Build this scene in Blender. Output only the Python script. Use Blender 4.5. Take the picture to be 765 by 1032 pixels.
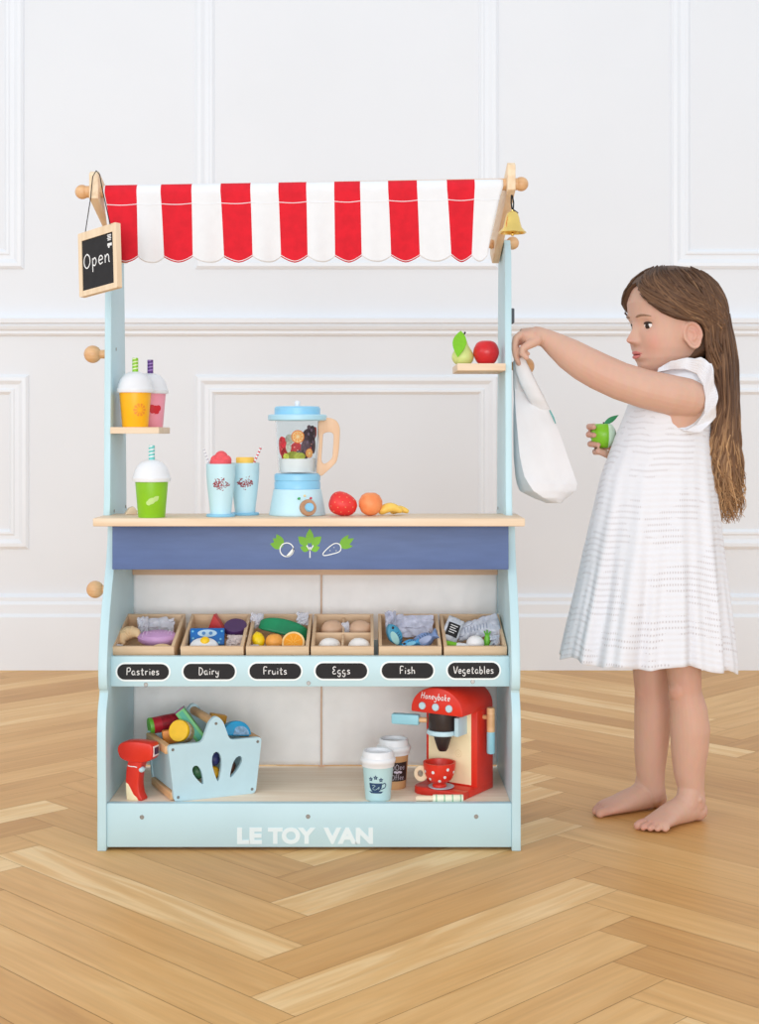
import bpy, bmesh, math, random
import numpy as np
from mathutils import Vector, Matrix, Euler, noise as mnoise

random.seed(7)
PI = math.pi
for o in list(bpy.data.objects):
    bpy.data.objects.remove(o)
S = bpy.context.scene
C = S.collection

# ------------------------------------------------------------------ camera, light, exposure
F, CX, CY, CH = 1422.0, 372.0, 437.0, 0.74          # focal length in pixels, principal point, eye height
cam = bpy.data.cameras.new('camera')
co = bpy.data.objects.new('camera', cam)
C.objects.link(co)
co.location = (0, -2.5, CH)
co.rotation_euler = (PI / 2, 0, 0)
cam.sensor_fit = 'AUTO'
cam.sensor_width = 36
cam.lens = F / 1032 * 36
cam.shift_x = (382.5 - CX) / 1032
cam.shift_y = -(516 - CY) / 1032
cam.clip_start = 0.05
S.camera = co

W = bpy.data.worlds.new('daylight')
S.world = W
W.use_nodes = True
W.node_tree.nodes['Background'].inputs[0].default_value = (0.935, 0.97, 1.0, 1)
W.node_tree.nodes['Background'].inputs[1].default_value = 0.80


def area(name, loc, target, sx, sy, power, col=(1, 1, 1)):
    l = bpy.data.lights.new(name, 'AREA')
    l.shape = 'RECTANGLE'
    l.size, l.size_y, l.energy, l.color = sx, sy, power, col
    o = bpy.data.objects.new(name, l)
    C.objects.link(o)
    o.location = loc
    o.rotation_euler = (Vector(target) - Vector(loc)).to_track_quat('-Z', 'Y').to_euler()
    return o


area('window_light', (-3.2, -2.9, 2.2), (0.1, 0.3, 0.6), 2.2, 2.2, 26, (0.98, 0.99, 1.0))
area('front_fill_light', (0.2, -9.5, 1.0), (0.1, 0.5, 0.6), 6.0, 3.4, 330, (0.985, 0.992, 1.0))  # broad soft fill added far behind the camera to brighten the stand's interior

vs = S.view_settings
vs.view_transform = 'Standard'
vs.look = 'None'
vs.gamma = 1
vs.exposure = 0.17
vs.use_curve_mapping = False


def P(px, py, d):
    return Vector(((px - CX) * d / F, d - 2.5, CH - (py - CY) * d / F))


# ------------------------------------------------------------------ materials
def lin(c):
    return tuple(((v / 255 / 12.92) if v / 255 <= 0.04045 else ((v / 255 + 0.055) / 1.055) ** 2.4) for v in c) + (1,)


MATS = {}


def mat(name, rgb, rough=0.5, metal=0.0, var=0.06, scale=40.0, bump=0.0, bscale=400.0, kind='noise', rgb2=None,
        trans=0.0, sss=0.0, spec=0.5, stretch=(1, 1, 1), alpha=1.0, sheen=0.0):
    if name in MATS:
        return MATS[name]
    m = bpy.data.materials.new(name)
    m.use_nodes = True
    nt = m.node_tree
    N, L = nt.nodes, nt.links
    b = N['Principled BSDF']
    b.inputs['Roughness'].default_value = rough
    b.inputs['Metallic'].default_value = metal
    b.inputs['Specular IOR Level'].default_value = spec
    b.inputs['Transmission Weight'].default_value = trans
    b.inputs['Alpha'].default_value = alpha
    if sss:
        b.inputs['Subsurface Weight'].default_value = sss
        b.inputs['Subsurface Radius'].default_value = (1.0, 0.35, 0.2)
        b.inputs['Subsurface Scale'].default_value = 0.006
    tc = N.new('ShaderNodeTexCoord')
    mp = N.new('ShaderNodeMapping')
    mp.inputs['Scale'].default_value = stretch
    L.new(tc.outputs['Object'], mp.inputs[0])
    nz = N.new('ShaderNodeTexNoise')
    nz.inputs['Scale'].default_value = scale
    nz.inputs['Detail'].default_value = 3
    L.new(mp.outputs[0], nz.inputs['Vector'])
    mx = N.new('ShaderNodeMix')
    mx.data_type = 'RGBA'
    c = lin(rgb)
    if rgb2:
        c2 = lin(rgb2)
    else:
        c2 = tuple(v * (1 - 2 * var) for v in c[:3]) + (1,)
    mx.inputs[6].default_value = c
    mx.inputs[7].default_value = c2
    rm = N.new('ShaderNodeMapRange')
    rm.inputs[1].default_value = 0.35
    rm.inputs[2].default_value = 0.65
    L.new(nz.outputs['Fac'], rm.inputs[0])
    L.new(rm.outputs[0], mx.inputs[0])
    L.new(mx.outputs[2], b.inputs['Base Color'])
    if bump:
        bn = N.new('ShaderNodeTexNoise')
        bn.inputs['Scale'].default_value = bscale
        L.new(mp.outputs[0], bn.inputs['Vector'])
        bp = N.new('ShaderNodeBump')
        bp.inputs['Strength'].default_value = bump
        bp.inputs['Distance'].default_value = 0.002
        L.new(bn.outputs['Fac'], bp.inputs['Height'])
        L.new(bp.outputs[0], b.inputs['Normal'])
    MATS[name] = m
    return m


def wood(name, a, b2, axis=0, rough=0.5):
    st = [90, 90, 90]
    st[axis] = 6
    return mat(name, a, rough, rgb2=b2, scale=1.0, stretch=tuple(st), bump=0.05, bscale=2.0)


WHITE_WALL = mat('wall_paint', (230, 233, 238), 0.55, var=0.008, scale=3)
TRIMP = mat('trim_paint', (234, 238, 244), 0.35, var=0.008, scale=5)
MINT = mat('mint_paint', (191, 222, 231), 0.42, var=0.015, scale=12, bump=0.03, bscale=120)
MINT2 = mat('soft_mint_paint', (190, 221, 232), 0.42, var=0.02, scale=30)
BLUE = mat('slate_blue_paint', (91, 115, 166), 0.5, var=0.05, scale=14, stretch=(1, 1, 6))
WX = wood('beech_along_x', (236, 213, 186), (225, 199, 168), 0)
WY = wood('beech_along_y', (238, 214, 182), (226, 198, 162), 1)
WZ = wood('beech_along_z', (238, 216, 186), (226, 200, 166), 2)
CRATE = wood('crate_wood', (229, 198, 164), (214, 180, 143), 0)
BALL = mat('turned_beech', (228, 184, 138), 0.4, rgb2=(212, 164, 116), scale=20, stretch=(1, 1, 6))
REDCLOTH = mat('red_cotton', (222, 16, 40), 0.85, var=0.06, scale=60, bump=0.15, bscale=900)
WHITECLOTH = mat('white_cotton', (231, 233, 237), 0.9, var=0.012, scale=60, bump=0.12, bscale=900)
CANVAS = mat('white_canvas', (250, 248, 247), 0.9, var=0.02, scale=25, bump=0.2, bscale=700)
BAGCLOTH = mat('bag_cotton', (236, 236, 239), 0.9, var=0.012, scale=25, bump=0.15, bscale=700)
BLACK = mat('chalk_black', (34, 33, 36), 0.8, var=0.1, scale=60)
CHALK = mat('chalk_white', (238, 238, 238), 0.9, var=0.03, scale=300)
PRINTW = mat('white_print', (238, 246, 248), 0.5, var=0.01)
CORD = mat('black_cord', (28, 26, 28), 0.8, var=0.1)
METAL = mat('screw_metal', (150, 150, 148), 0.35, 0.9, var=0.05)
BRASS = mat('brass', (250, 218, 128), 0.2, 1.0, var=0.05, scale=30)
GREY = mat('dark_grey_rubber', (78, 84, 92), 0.6, var=0.05)
RED = mat('red_paint', (222, 48, 30), 0.35, var=0.04)
CREAM = mat('cream_paint', (247, 231, 190), 0.5, var=0.02)
PLBLUE = mat('sky_blue_paint', (142, 205, 238), 0.35, var=0.02)
PALEB = mat('pale_blue_paint', (196, 230, 240), 0.4, var=0.015)
BLK = mat('dark_brown_black', (48, 38, 38), 0.4, var=0.05)
WHITEP = mat('white_paint', (232, 234, 238), 0.35, var=0.01)
YEL = mat('mango_yellow', (255, 186, 14), 0.4, var=0.02)
PINK = mat('pink_paint', (245, 160, 180), 0.4, var=0.02)
LIME = mat('lime_green', (138, 200, 30), 0.4, var=0.03)
LEAF = mat('leaf_green', (118, 190, 28), 0.5, var=0.06)
PLASTIC = mat('clear_wrapper', (238, 239, 250), 0.2, var=0.07, scale=60, alpha=0.72, spec=0.8)
NAVY = mat('navy_print', (30, 66, 104), 0.5, var=0.03)
MAROON = mat('maroon_print', (150, 40, 52), 0.5, var=0.04)


# ------------------------------------------------------------------ mesh helpers
def merge(bm, t, M=None, mi=0):
    for f in t.faces:
        f.material_index = mi
    me = bpy.data.meshes.new('t')
    t.to_mesh(me)
    t.free()
    if M is not None:
        me.transform(M)
    bm.from_mesh(me)
    bpy.data.meshes.remove(me)
    return bm


def B():
    return bmesh.new()


def T(x=0, y=0, z=0):
    return Matrix.Translation((x, y, z))


def R(ax, deg):
    return Matrix.Rotation(math.radians(deg), 4, ax)


def box(bm, x0, x1, y0, y1, z0, z1, bev=0.0, mi=0, M=None, seg=2):
    t = B()
    bmesh.ops.create_cube(t, size=1)
    bmesh.ops.scale(t, vec=(x1 - x0, y1 - y0, z1 - z0), verts=t.verts)
    bmesh.ops.translate(t, vec=((x0 + x1) / 2, (y0 + y1) / 2, (z0 + z1) / 2), verts=t.verts)
    if bev:
        bmesh.ops.bevel(t, geom=list(t.edges), offset=bev, segments=seg, affect='EDGES', profile=0.5)
    return merge(bm, t, M, mi)


def lathe(bm, prof, seg=32, mi=0, M=None):
    t = B()
    rings = []
    for r, z in prof:
        if r < 1e-6:
            rings.append([t.verts.new((0, 0, z))])
        else:
            rings.append([t.verts.new((r * math.cos(2 * PI * k / seg), r * math.sin(2 * PI * k / seg), z)) for k in range(seg)])
    for a, b in zip(rings, rings[1:]):
        if len(a) == 1 and len(b) == 1:
            continue
        for k in range(seg):
            k2 = (k + 1) % seg
            if len(a) == 1:
                t.faces.new((a[0], b[k2], b[k]))
            elif len(b) == 1:
                t.faces.new((a[k], a[k2], b[0]))
            else:
                t.faces.new((a[k], a[k2], b[k2], b[k]))
    if len(rings[0]) > 1:
        t.faces.new(rings[0])
    if len(rings[-1]) > 1:
        t.faces.new(rings[-1])
    bmesh.ops.recalc_face_normals(t, faces=t.faces)
    return merge(bm, t, M, mi)


def ell(bm, c, r, mi=0, M=None, u=24, v=16):
    t = B()
    bmesh.ops.create_uvsphere(t, u_segments=u, v_segments=v, radius=1)
    r = (r, r, r) if not hasattr(r, '__len__') else r
    m = Matrix.Translation(c) @ (M if M is not None else Matrix()) @ Matrix.Diagonal((r[0], r[1], r[2], 1))
    return merge(bm, t, m, mi)


def tube(bm, pts, rad, seg=10, mi=0, M=None, closed=False):
    pts = [Vector(p) for p in pts]
    n = len(pts)
    if not hasattr(rad, '__len__'):
        rad = [rad] * n
    t = B()
    rings = []
    up = Vector((0, 0, 1))
    prev = None
    for i, p in enumerate(pts):
        if closed:
            tg = (pts[(i + 1) % n] - pts[i - 1]).normalized()
        else:
            tg = (pts[min(i + 1, n - 1)] - pts[max(i - 1, 0)]).normalized()
        if prev is None:
            a = tg.cross(up)
            if a.length < 1e-3:
                a = tg.cross(Vector((1, 0, 0)))
            a.normalize()
        else:
            a = prev - tg * prev.dot(tg)
            if a.length < 1e-5:
                a = tg.orthogonal()
            a.normalize()
        prev = a
        b = tg.cross(a)
        rr = rad[i]
        ra, rb = rr if hasattr(rr, '__len__') else (rr, rr)
        rings.append([t.verts.new(p + a * ra * math.cos(2 * PI * k / seg) + b * rb * math.sin(2 * PI * k / seg)) for k in range(seg)])
    rr = list(zip(rings, rings[1:]))
    if closed:
        rr.append((rings[-1], rings[0]))
    for a, b in rr:
        for k in range(seg):
            k2 = (k + 1) % seg
            t.faces.new((a[k], a[k2], b[k2], b[k]))
    if not closed:
        t.faces.new(rings[0])
        t.faces.new(rings[-1])
    bmesh.ops.recalc_face_normals(t, faces=t.faces)
    return merge(bm, t, M, mi)


def capsule(bm, pts, rad, seg=12, mi=0, M=None):
    """tube with rounded ends"""
    pts = [Vector(p) for p in pts]
    n = len(pts)
    rad = list(rad) if hasattr(rad, '__len__') else [rad] * n
    d0 = (pts[0] - pts[1]).normalized()
    d1 = (pts[-1] - pts[-2]).normalized()
    a, ra, e, re_ = [], [], [], []
    for k in (90, 60, 30):
        s, c = math.sin(math.radians(k)), math.cos(math.radians(k))
        a.append(pts[0] + d0 * rad[0] * s)
        ra.append(max(rad[0] * c, rad[0] * 0.06))
    for k in (30, 60, 90):
        s, c = math.sin(math.radians(k)), math.cos(math.radians(k))
        e.append(pts[-1] + d1 * rad[-1] * s)
        re_.append(max(rad[-1] * c, rad[-1] * 0.06))
    return tube(bm, a + pts + e, ra + rad + re_, seg, mi, M)


def prism(bm, outer, holes, th, mi=0, M=None, bev=0.0):
    """outline in the local XZ plane, extruded along +Y"""
    t = B()
    es = []
    for loop in [outer] + list(holes):
        vsx = [t.verts.new((p[0], 0, p[1])) for p in loop]
        for i in range(len(vsx)):
            es.append(t.edges.new((vsx[i], vsx[(i + 1) % len(vsx)])))
    if holes:
        bmesh.ops.triangle_fill(t, use_beauty=True, use_dissolve=False, edges=es)
    else:
        t.faces.new(list(t.verts))
    r = bmesh.ops.extrude_face_region(t, geom=list(t.faces))
    bmesh.ops.translate(t, vec=(0, th, 0), verts=[g for g in r['geom'] if isinstance(g, bmesh.types.BMVert)])
    bmesh.ops.recalc_face_normals(t, faces=t.faces)
    if bev:
        ed = [e for e in t.edges if len(e.link_faces) == 2 and e.calc_face_angle(0) > 0.9]
        bmesh.ops.bevel(t, geom=ed, offset=bev, segments=2, affect='EDGES', profile=0.5)
    return merge(bm, t, M, mi)


def flat(bm, poly, mi=0, M=None):
    """flat polygon in local XZ facing -Y"""
    t = B()
    f = t.faces.new([t.verts.new((p[0], 0, p[1])) for p in poly])
    f.normal_update()
    if f.normal.y > 0:
        f.normal_flip()
    return merge(bm, t, M, mi)


def grid(bm, fn, nu, nv, mi=0, M=None, cu=False, mfn=None):
    t = B()
    vv = [[t.verts.new(fn(i / nu, j / nv)) for i in range(nu if cu else nu + 1)] for j in range(nv + 1)]
    n = nu
    for j in range(nv):
        for i in range(n):
            i2 = (i + 1) % nu if cu else i + 1
            f = t.faces.new((vv[j][i], vv[j][i2], vv[j + 1][i2], vv[j + 1][i]))
            f.material_index = mfn(i, j) if mfn else mi
    me = bpy.data.meshes.new('t')
    t.to_mesh(me)
    t.free()
    if M is not None:
        me.transform(M)
    bm.from_mesh(me)
    bpy.data.meshes.remove(me)
    return bm


def arc(cx, cz, r, a0, a1, n=12):
    return [(cx + r * math.cos(math.radians(a0 + (a1 - a0) * k / n)), cz + r * math.sin(math.radians(a0 + (a1 - a0) * k / n))) for k in range(n + 1)]


def oval(cx, cz, rx, rz, n=20, rot=0):
    c, s = math.cos(math.radians(rot)), math.sin(math.radians(rot))
    out = []
    for k in range(n):
        a = 2 * PI * k / n
        x, z = rx * math.cos(a), rz * math.sin(a)
        out.append((cx + x * c - z * s, cz + x * s + z * c))
    return out


def leafp(cx, cz, ln, w, rot=0, n=8):
    """pointed leaf outline; base at (cx,cz)"""
    c, s = math.cos(math.radians(rot)), math.sin(math.radians(rot))
    pts = [(k / n, math.sin(PI * (k / n) ** 0.85)) for k in range(n + 1)]
    o = [(t * ln, w / 2 * y) for t, y in pts] + [(t * ln, -w / 2 * y) for t, y in reversed(pts[1:-1])]
    return [(cx + x * c - z * s, cz + x * s + z * c) for x, z in o]


def rrect(x0, x1, z0, z1, r, n=6):
    return arc(x1 - r, z1 - r, r, 0, 90, n) + arc(x0 + r, z1 - r, r, 90, 180, n) + arc(x0 + r, z0 + r, r, 180, 270, n) + arc(x1 - r, z0 + r, r, 270, 360, n)


def obj(name, bm, mats, parent=None, M=None, ang=35, smooth=True):
    me = bpy.data.meshes.new(name)
    bm.to_mesh(me)
    bm.free()
    if M is not None:
        me.transform(M)
    for m in (mats if isinstance(mats, (list, tuple)) else [mats]):
        me.materials.append(m)
    if smooth:
        me.polygons.foreach_set('use_smooth', [True] * len(me.polygons))
        me.set_sharp_from_angle(angle=math.radians(ang))
    o = bpy.data.objects.new(name, me)
    C.objects.link(o)
    if parent:
        o.parent = parent
    return o


def tag(o, label, cat, group=None):
    o['label'] = label
    o['category'] = cat
    if group:
        o['group'] = group
    return o


def thing(name, label, cat, loc=(0, 0, 0), rotz=0, group=None, rot=None):
    o = bpy.data.objects.new(name, None)
    o.empty_display_size = 0.03
    C.objects.link(o)
    o.location = loc
    o.rotation_euler = rot if rot is not None else (0, 0, math.radians(rotz))
    return tag(o, label, cat, group)


def solo(name, bm, mats, label, cat, loc, group=None, rot=(0, 0, 0), ang=35):
    o = obj(name, bm, mats, None, None, ang)
    o.location = loc
    o.rotation_euler = [math.radians(a) for a in rot]
    return tag(o, label, cat, group)


def struct(name, bm, m, ang=30, smooth=True):
    o = obj(name, bm, m, None, None, ang, smooth)
    o['kind'] = 'structure'
    return o


def copy_tree(o, parent=None):
    c = o.copy()
    C.objects.link(c)
    if parent:
        c.parent = parent
    for ch in [x for x in bpy.data.objects if x.parent == o]:
        copy_tree(ch, c)
    return c


# hand lettering: strokes on a unit grid
SF = {
    'P': (.55, [[(.02, 0), (.06, 1)], [(.0, .95), (.4, 1), (.52, .75), (.36, .5), (.05, .48)]]),
    'a': (.55, [[(.42, .48), (.2, .55), (.02, .3), (.15, .02), (.34, .1), (.42, .5), (.42, .1), (.52, 0)]]),
    's': (.45, [[(.38, .5), (.15, .55), (.08, .38), (.34, .22), (.33, .05), (.02, .03)]]),
    't': (.45, [[(.2, .9), (.18, .1), (.28, 0), (.4, .06)], [(0, .6), (.4, .62)]]),
    'r': (.42, [[(.05, .55), (.08, 0)], [(.07, .33), (.2, .52), (.38, .5)]]),
    'i': (.22, [[(.1, .5), (.1, 0)], [(.09, .74), (.12, .82)]]),
    'e': (.48, [[(.05, .28), (.4, .33), (.33, .53), (.14, .54), (.02, .28), (.15, .02), (.42, .1)]]),
    'D': (.6, [[(.06, .95), (.06, 0), (.36, .08), (.52, .5), (.38, .88), (0, 1)]]),
    'y': (.5, [[(.02, .52), (.08, .2), (.28, .15), (.4, .5)], [(.42, .52), (.32, -.25), (.12, -.36), (.02, -.2)]]),
    'F': (.52, [[(.05, 0), (.07, 1), (.5, 1)], [(.05, .5), (.4, .53)]]),
    'f': (.4, [[(.4, .9), (.25, 1), (.17, .8), (.15, 0)], [(.0, .55), (.35, .57)]]),
    'u': (.52, [[(.02, .52), (.06, .1), (.25, 0), (.4, .2), (.42, .52), (.46, 0)]]),
    'E': (.58, [[(.5, .95), (.2, 1), (.08, .75), (.3, .53), (.05, .3), (.15, .02), (.5, .08)]]),
    'g': (.52, [[(.4, .45), (.2, .55), (.02, .3), (.18, .05), (.38, .2), (.4, .5), (.36, -.25), (.15, -.35), (.02, -.2)]]),
    'h': (.5, [[(.05, 1), (.05, 0)], [(.05, .3), (.25, .52), (.4, .4), (.42, 0)]]),
    'V': (.6, [[(.02, 1), (.26, 0), (.6, .98)]]),
    'b': (.5, [[(.05, 1), (.06, .05), (.3, .0), (.42, .3), (.25, .52), (.06, .35)]]),
    'l': (.25, [[(.08, 1), (.1, .08), (.2, 0)]]),
    'O': (.7, [[(.35, .92), (.1, .75), (.02, .4), (.15, .06), (.4, .0), (.62, .3), (.58, .7), (.35, .92)]]),
    'p': (.52, [[(.06, .55), (.06, -.38)], [(.06, .38), (.28, .54), (.43, .28), (.27, .02), (.07, .12)]]),
    'n': (.52, [[(.05, .54), (.05, 0)], [(.05, .3), (.25, .53), (.4, .4), (.42, .06), (.5, 0)]]),
    'H': (.7, [[(.1, 1), (.04, 0)], [(.58, 1), (.52, 0)], [(-.05, .5), (.65, .55)]]),
    'o': (.5, [[(.22, .54), (.03, .3), (.16, .02), (.38, .12), (.4, .42), (.22, .54)]]),
    'k': (.48, [[(.06, 1), (.05, 0)], [(.4, .52), (.08, .25), (.42, 0)]]),
}


def seg_quads(bm, pts, w, mi=0, M=None):
    """stroke as a flat ribbon in the local XZ plane"""
    t = B()
    n = len(pts)
    L_, R_ = [], []
    for i, p in enumerate(pts):
        a = Vector(pts[max(i - 1, 0)])
        b = Vector(pts[min(i + 1, n - 1)])
        d = (b - a)
        d = d.normalized() if d.length > 1e-9 else Vector((1, 0))
        nn = Vector((-d.y, d.x)) * w / 2
        L_.append(t.verts.new((p[0] + nn.x, 0, p[1] + nn.y)))
        R_.append(t.verts.new((p[0] - nn.x, 0, p[1] - nn.y)))
    for i in range(n - 1):
        t.faces.new((L_[i], R_[i], R_[i + 1], L_[i + 1]))
    return merge(bm, t, M, mi)


def smooth_pts(pts, k=5):
    if len(pts) < 3:
        return pts
    out = []
    for i in range(len(pts) - 1):
        p0, p1, p2, p3 = [Vector(pts[max(0, min(len(pts) - 1, i + q))]) for q in (-1, 0, 1, 2)]
        for s in range(k):
            t = s / k
            out.append(tuple(0.5 * ((2 * p1) + (p2 - p0) * t + (2 * p0 - 5 * p1 + 4 * p2 - p3) * t * t + (3 * p1 - p0 - 3 * p2 + p3) * t ** 3)))
    out.append(tuple(pts[-1]))
    return out


def write(bm, text, x, z, h, w, M=None, mi=0, center=True, sx=1.0, shear=0.0):
    tot = sum(SF[c][0] for c in text) + 0.14 * (len(text) - 1)
    cx = x - (tot * h * sx / 2 if center else 0)
    for c in text:
        adv, strokes = SF[c]
        for st in strokes:
            seg_quads(bm, [(cx + (px + shear * pz) * h * sx, z + pz * h) for px, pz in smooth_pts(st)], w, mi, M)
        cx += (adv + 0.14) * h * sx
    return bm


# ------------------------------------------------------------------ floor
def build_floor():
    Wd, n = 0.088, 8
    t = B()
    t.loops.layers.float_color.new('tint')
    t.loops.layers.uv.new('UVMap')
    tint = t.loops.layers.float_color['tint']
    uvl = t.loops.layers.uv['UVMap']
    c45 = math.sqrt(0.5)
    g = 0.0004

    def w(u, v):
        return ((u * c45 - v * c45) - 0.094, (u * c45 + v * c45) - 0.087)

    rng = random.Random(5)
    for m_ in range(-7, 8):
        for k in range(-40, 46):
            for kind in (0, 1):
                if kind == 0:
                    u0, v0, du, dv = k, k, n, 1
                else:
                    u0, v0, du, dv = k, k + 1, 1, n
                u0 += n * m_
                v0 -= n * m_
                cu, cv = w((u0 + du / 2) * Wd, (v0 + dv / 2) * Wd)
                if not (-3.6 < cu < 3.6 and -1.9 < cv < 2.5):
                    continue
                a, b = u0 * Wd + g, (u0 + du) * Wd - g
                c, d = v0 * Wd + g, (v0 + dv) * Wd - g
                ps = [w(a, c), w(b, c), w(b, d), w(a, d)]
                vv = [t.verts.new((x, y, 0)) for x, y in ps]
                f = t.faces.new(vv)
                r1, r2 = rng.random(), rng.random()
                ox = rng.random() * 50
                uv = [(0, 0), (du * Wd, 0), (du * Wd, dv * Wd), (0, dv * Wd)]
                if kind == 1:
                    uv = [(q[1], q[0]) for q in uv]
                for lp, q in zip(f.loops, uv):
                    lp[tint] = (r1, r2, r1, 1)
                    lp[uvl].uv = (q[0] + ox, q[1] + r2 * 30)
    bmesh.ops.recalc_face_normals(t, faces=t.faces)
    for f in t.faces:
        if f.normal.z < 0:
            f.normal_flip()
    # dark bed under the boards
    q = [t.verts.new(p) for p in ((-3.8, -2.2, -0.0012), (3.8, -2.2, -0.0012), (3.8, 1.96, -0.0012), (-3.8, 1.96, -0.0012))]
    f = t.faces.new(q)
    f.material_index = 1
    m = bpy.data.materials.new('oak_boards')
    m.use_nodes = True
    N, L = m.node_tree.nodes, m.node_tree.links
    b = N['Principled BSDF']
    at = N.new('ShaderNodeAttribute')
    at.attribute_name = 'tint'
    uvn = N.new('ShaderNodeUVMap')
    mp = N.new('ShaderNodeMapping')
    mp.inputs['Scale'].default_value = (2.2, 22, 1)
    L.new(uvn.outputs[0], mp.inputs[0])
    nz = N.new('ShaderNodeTexNoise')
    nz.inputs['Scale'].default_value = 1.6
    nz.inputs['Detail'].default_value = 6
    nz.inputs['Distortion'].default_value = 0.8
    L.new(mp.outputs[0], nz.inputs['Vector'])
    mp2 = N.new('ShaderNodeMapping')
    mp2.inputs['Scale'].default_value = (5, 110, 1)
    L.new(uvn.outputs[0], mp2.inputs[0])
    n2 = N.new('ShaderNodeTexNoise')
    n2.inputs['Scale'].default_value = 1.0
    n2.inputs['Detail'].default_value = 4
    L.new(mp2.outputs[0], n2.inputs['Vector'])
    cr = N.new('ShaderNodeValToRGB')
    e = cr.color_ramp.elements
    e[0].position, e[0].color = 0.0, lin((198, 144, 80))
    e[1].position, e[1].color = 1.0, lin((242, 204, 148))
    for p_, c_ in ((0.3, (212, 160, 95)), (0.6, (221, 171, 106)), (0.85, (231, 185, 122))):
        q_ = e.new(p_)
        q_.color = lin(c_)
    ma = N.new('ShaderNodeMath')
    ma.operation = 'MULTIPLY_ADD'
    ma.inputs[1].default_value = 0.9
    ma.inputs[2].default_value = -0.45
    L.new(nz.outputs['Fac'], ma.inputs[0])
    ad = N.new('ShaderNodeMath')
    ad.operation = 'ADD'
    ad.use_clamp = True
    sep = N.new('ShaderNodeSeparateColor')
    L.new(at.outputs['Color'], sep.inputs[0])
    L.new(sep.outputs[0], ad.inputs[0])
    L.new(ma.outputs[0], ad.inputs[1])
    L.new(ad.outputs[0], cr.inputs[0])
    mx = N.new('ShaderNodeMix')
    mx.data_type = 'RGBA'
    mx.blend_type = 'MULTIPLY'
    mr = N.new('ShaderNodeMapRange')
    mr.inputs[1].default_value, mr.inputs[2].default_value = 0.3, 0.62
    mr.inputs[3].default_value, mr.inputs[4].default_value = 0.90, 1.0
    L.new(n2.outputs['Fac'], mr.inputs[0])
    mx.inputs[0].default_value = 1
    L.new(cr.outputs[0], mx.inputs[6])
    L.new(mr.outputs[0], mx.inputs[7])
    L.new(mx.outputs[2], b.inputs['Base Color'])
    b.inputs['Roughness'].default_value = 0.42
    b.inputs['Specular IOR Level'].default_value = 0.35
    bed = mat('floor_joint', (164, 120, 78), 0.8)
    struct('floor', t, [m, bed], smooth=False)


build_floor()

# ------------------------------------------------------------------ wall and mouldings
WY0 = 1.94                                     # face of the wall (depth 4.44 from the lens)
DW = 4.44


def wz(py):
    return CH - (py - CY) * DW / F


def wx(px):
    return (px - CX) * DW / F


bm = B()
box(bm, -3.8, 3.8, WY0, WY0 + 0.12, 0, 2.75)
struct('wall_back', bm, WHITE_WALL)


def extr_x(bm, prof, x0, x1):
    """prof: (out from wall, z)"""
    t = B()
    a = [t.verts.new((x0, WY0 - p[0], p[1])) for p in prof]
    b = [t.verts.new((x1, WY0 - p[0], p[1])) for p in prof]
    n = len(prof)
    for i in range(n):
        t.faces.new((a[i], a[(i + 1) % n], b[(i + 1) % n], b[i]))
    t.faces.new(a)
    t.faces.new(b)
    bmesh.ops.recalc_face_normals(t, faces=t.faces)
    return merge(bm, t)


bm = B()
z0, z1 = wz(338.5), wz(321.5)
h = z1 - z0
extr_x(bm, [(-.005, z0), (.006, z0), (.012, z0 + .12 * h), (.012, z0 + .28 * h), (.02, z0 + .38 * h), (.024, z0 + .55 * h), (.02, z0 + .68 * h), (.03, z0 + .74 * h), (.032, z1), (-.005, z1)], -3.8, 3.8)
struct('trim_1', bm, TRIMP)
bm = B()
zt, zs = wz(599), wz(619)
extr_x(bm, [(-.005, 0), (.03, 0), (.03, zs - .006), (.026, zs), (.022, zs + .004), (.022, zt - .03), (.016, zt - .02), (.016, zt - .008), (.006, zt), (-.005, zt)], -3.8, 3.8)
struct('baseboard_back', bm, TRIMP)


def frame(name, x0, x1, za, zb):
    prof = [(0, -.004), (0, .004), (.008, .010), (.018, .011), (.026, .007), (.03, .005), (.042, .005), (.047, .008), (.053, .008), (.06, .002), (.063, -.004)]
    t = B()
    loops = []
    for off, out in prof:
        loops.append([t.verts.new((x, WY0 - out, z)) for x, z in ((x0 + off, za + off), (x1 - off, za + off), (x1 - off, zb - off), (x0 + off, zb - off))])
    for a, b in zip(loops, loops[1:]):
        for k in range(4):
            t.faces.new((a[k], a[(k + 1) % 4], b[(k + 1) % 4], b[k]))
    bmesh.ops.recalc_face_normals(t, faces=t.faces)
    return struct(name, t, TRIMP, 20)


frame('trim_2', wx(197), wx(502), wz(553), wz(378))
frame('trim_3', wx(-230), wx(29), wz(553), wz(378))
frame('trim_4', wx(676), wx(981), wz(553), wz(378))
frame('trim_5', wx(197), wx(502), wz(271), 2.55)
frame('trim_6', wx(-230), wx(24), wz(271), 2.55)
frame('trim_7', wx(676), wx(981), wz(271), 2.55)

# ------------------------------------------------------------------ the shop stand
XL, XR = -0.4817, 0.269
stand = thing('toy_shop_stand', 'tall pale mint wooden play shop with red and white striped awning', 'toy shop', ((XL + XR) / 2, 0.15, 0))
SI = T(-(XL + XR) / 2, -0.15, 0)


def sobj(name, bm, mats, parent=None, ang=35):
    return obj(name, bm, mats, parent or stand, SI, ang)


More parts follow.
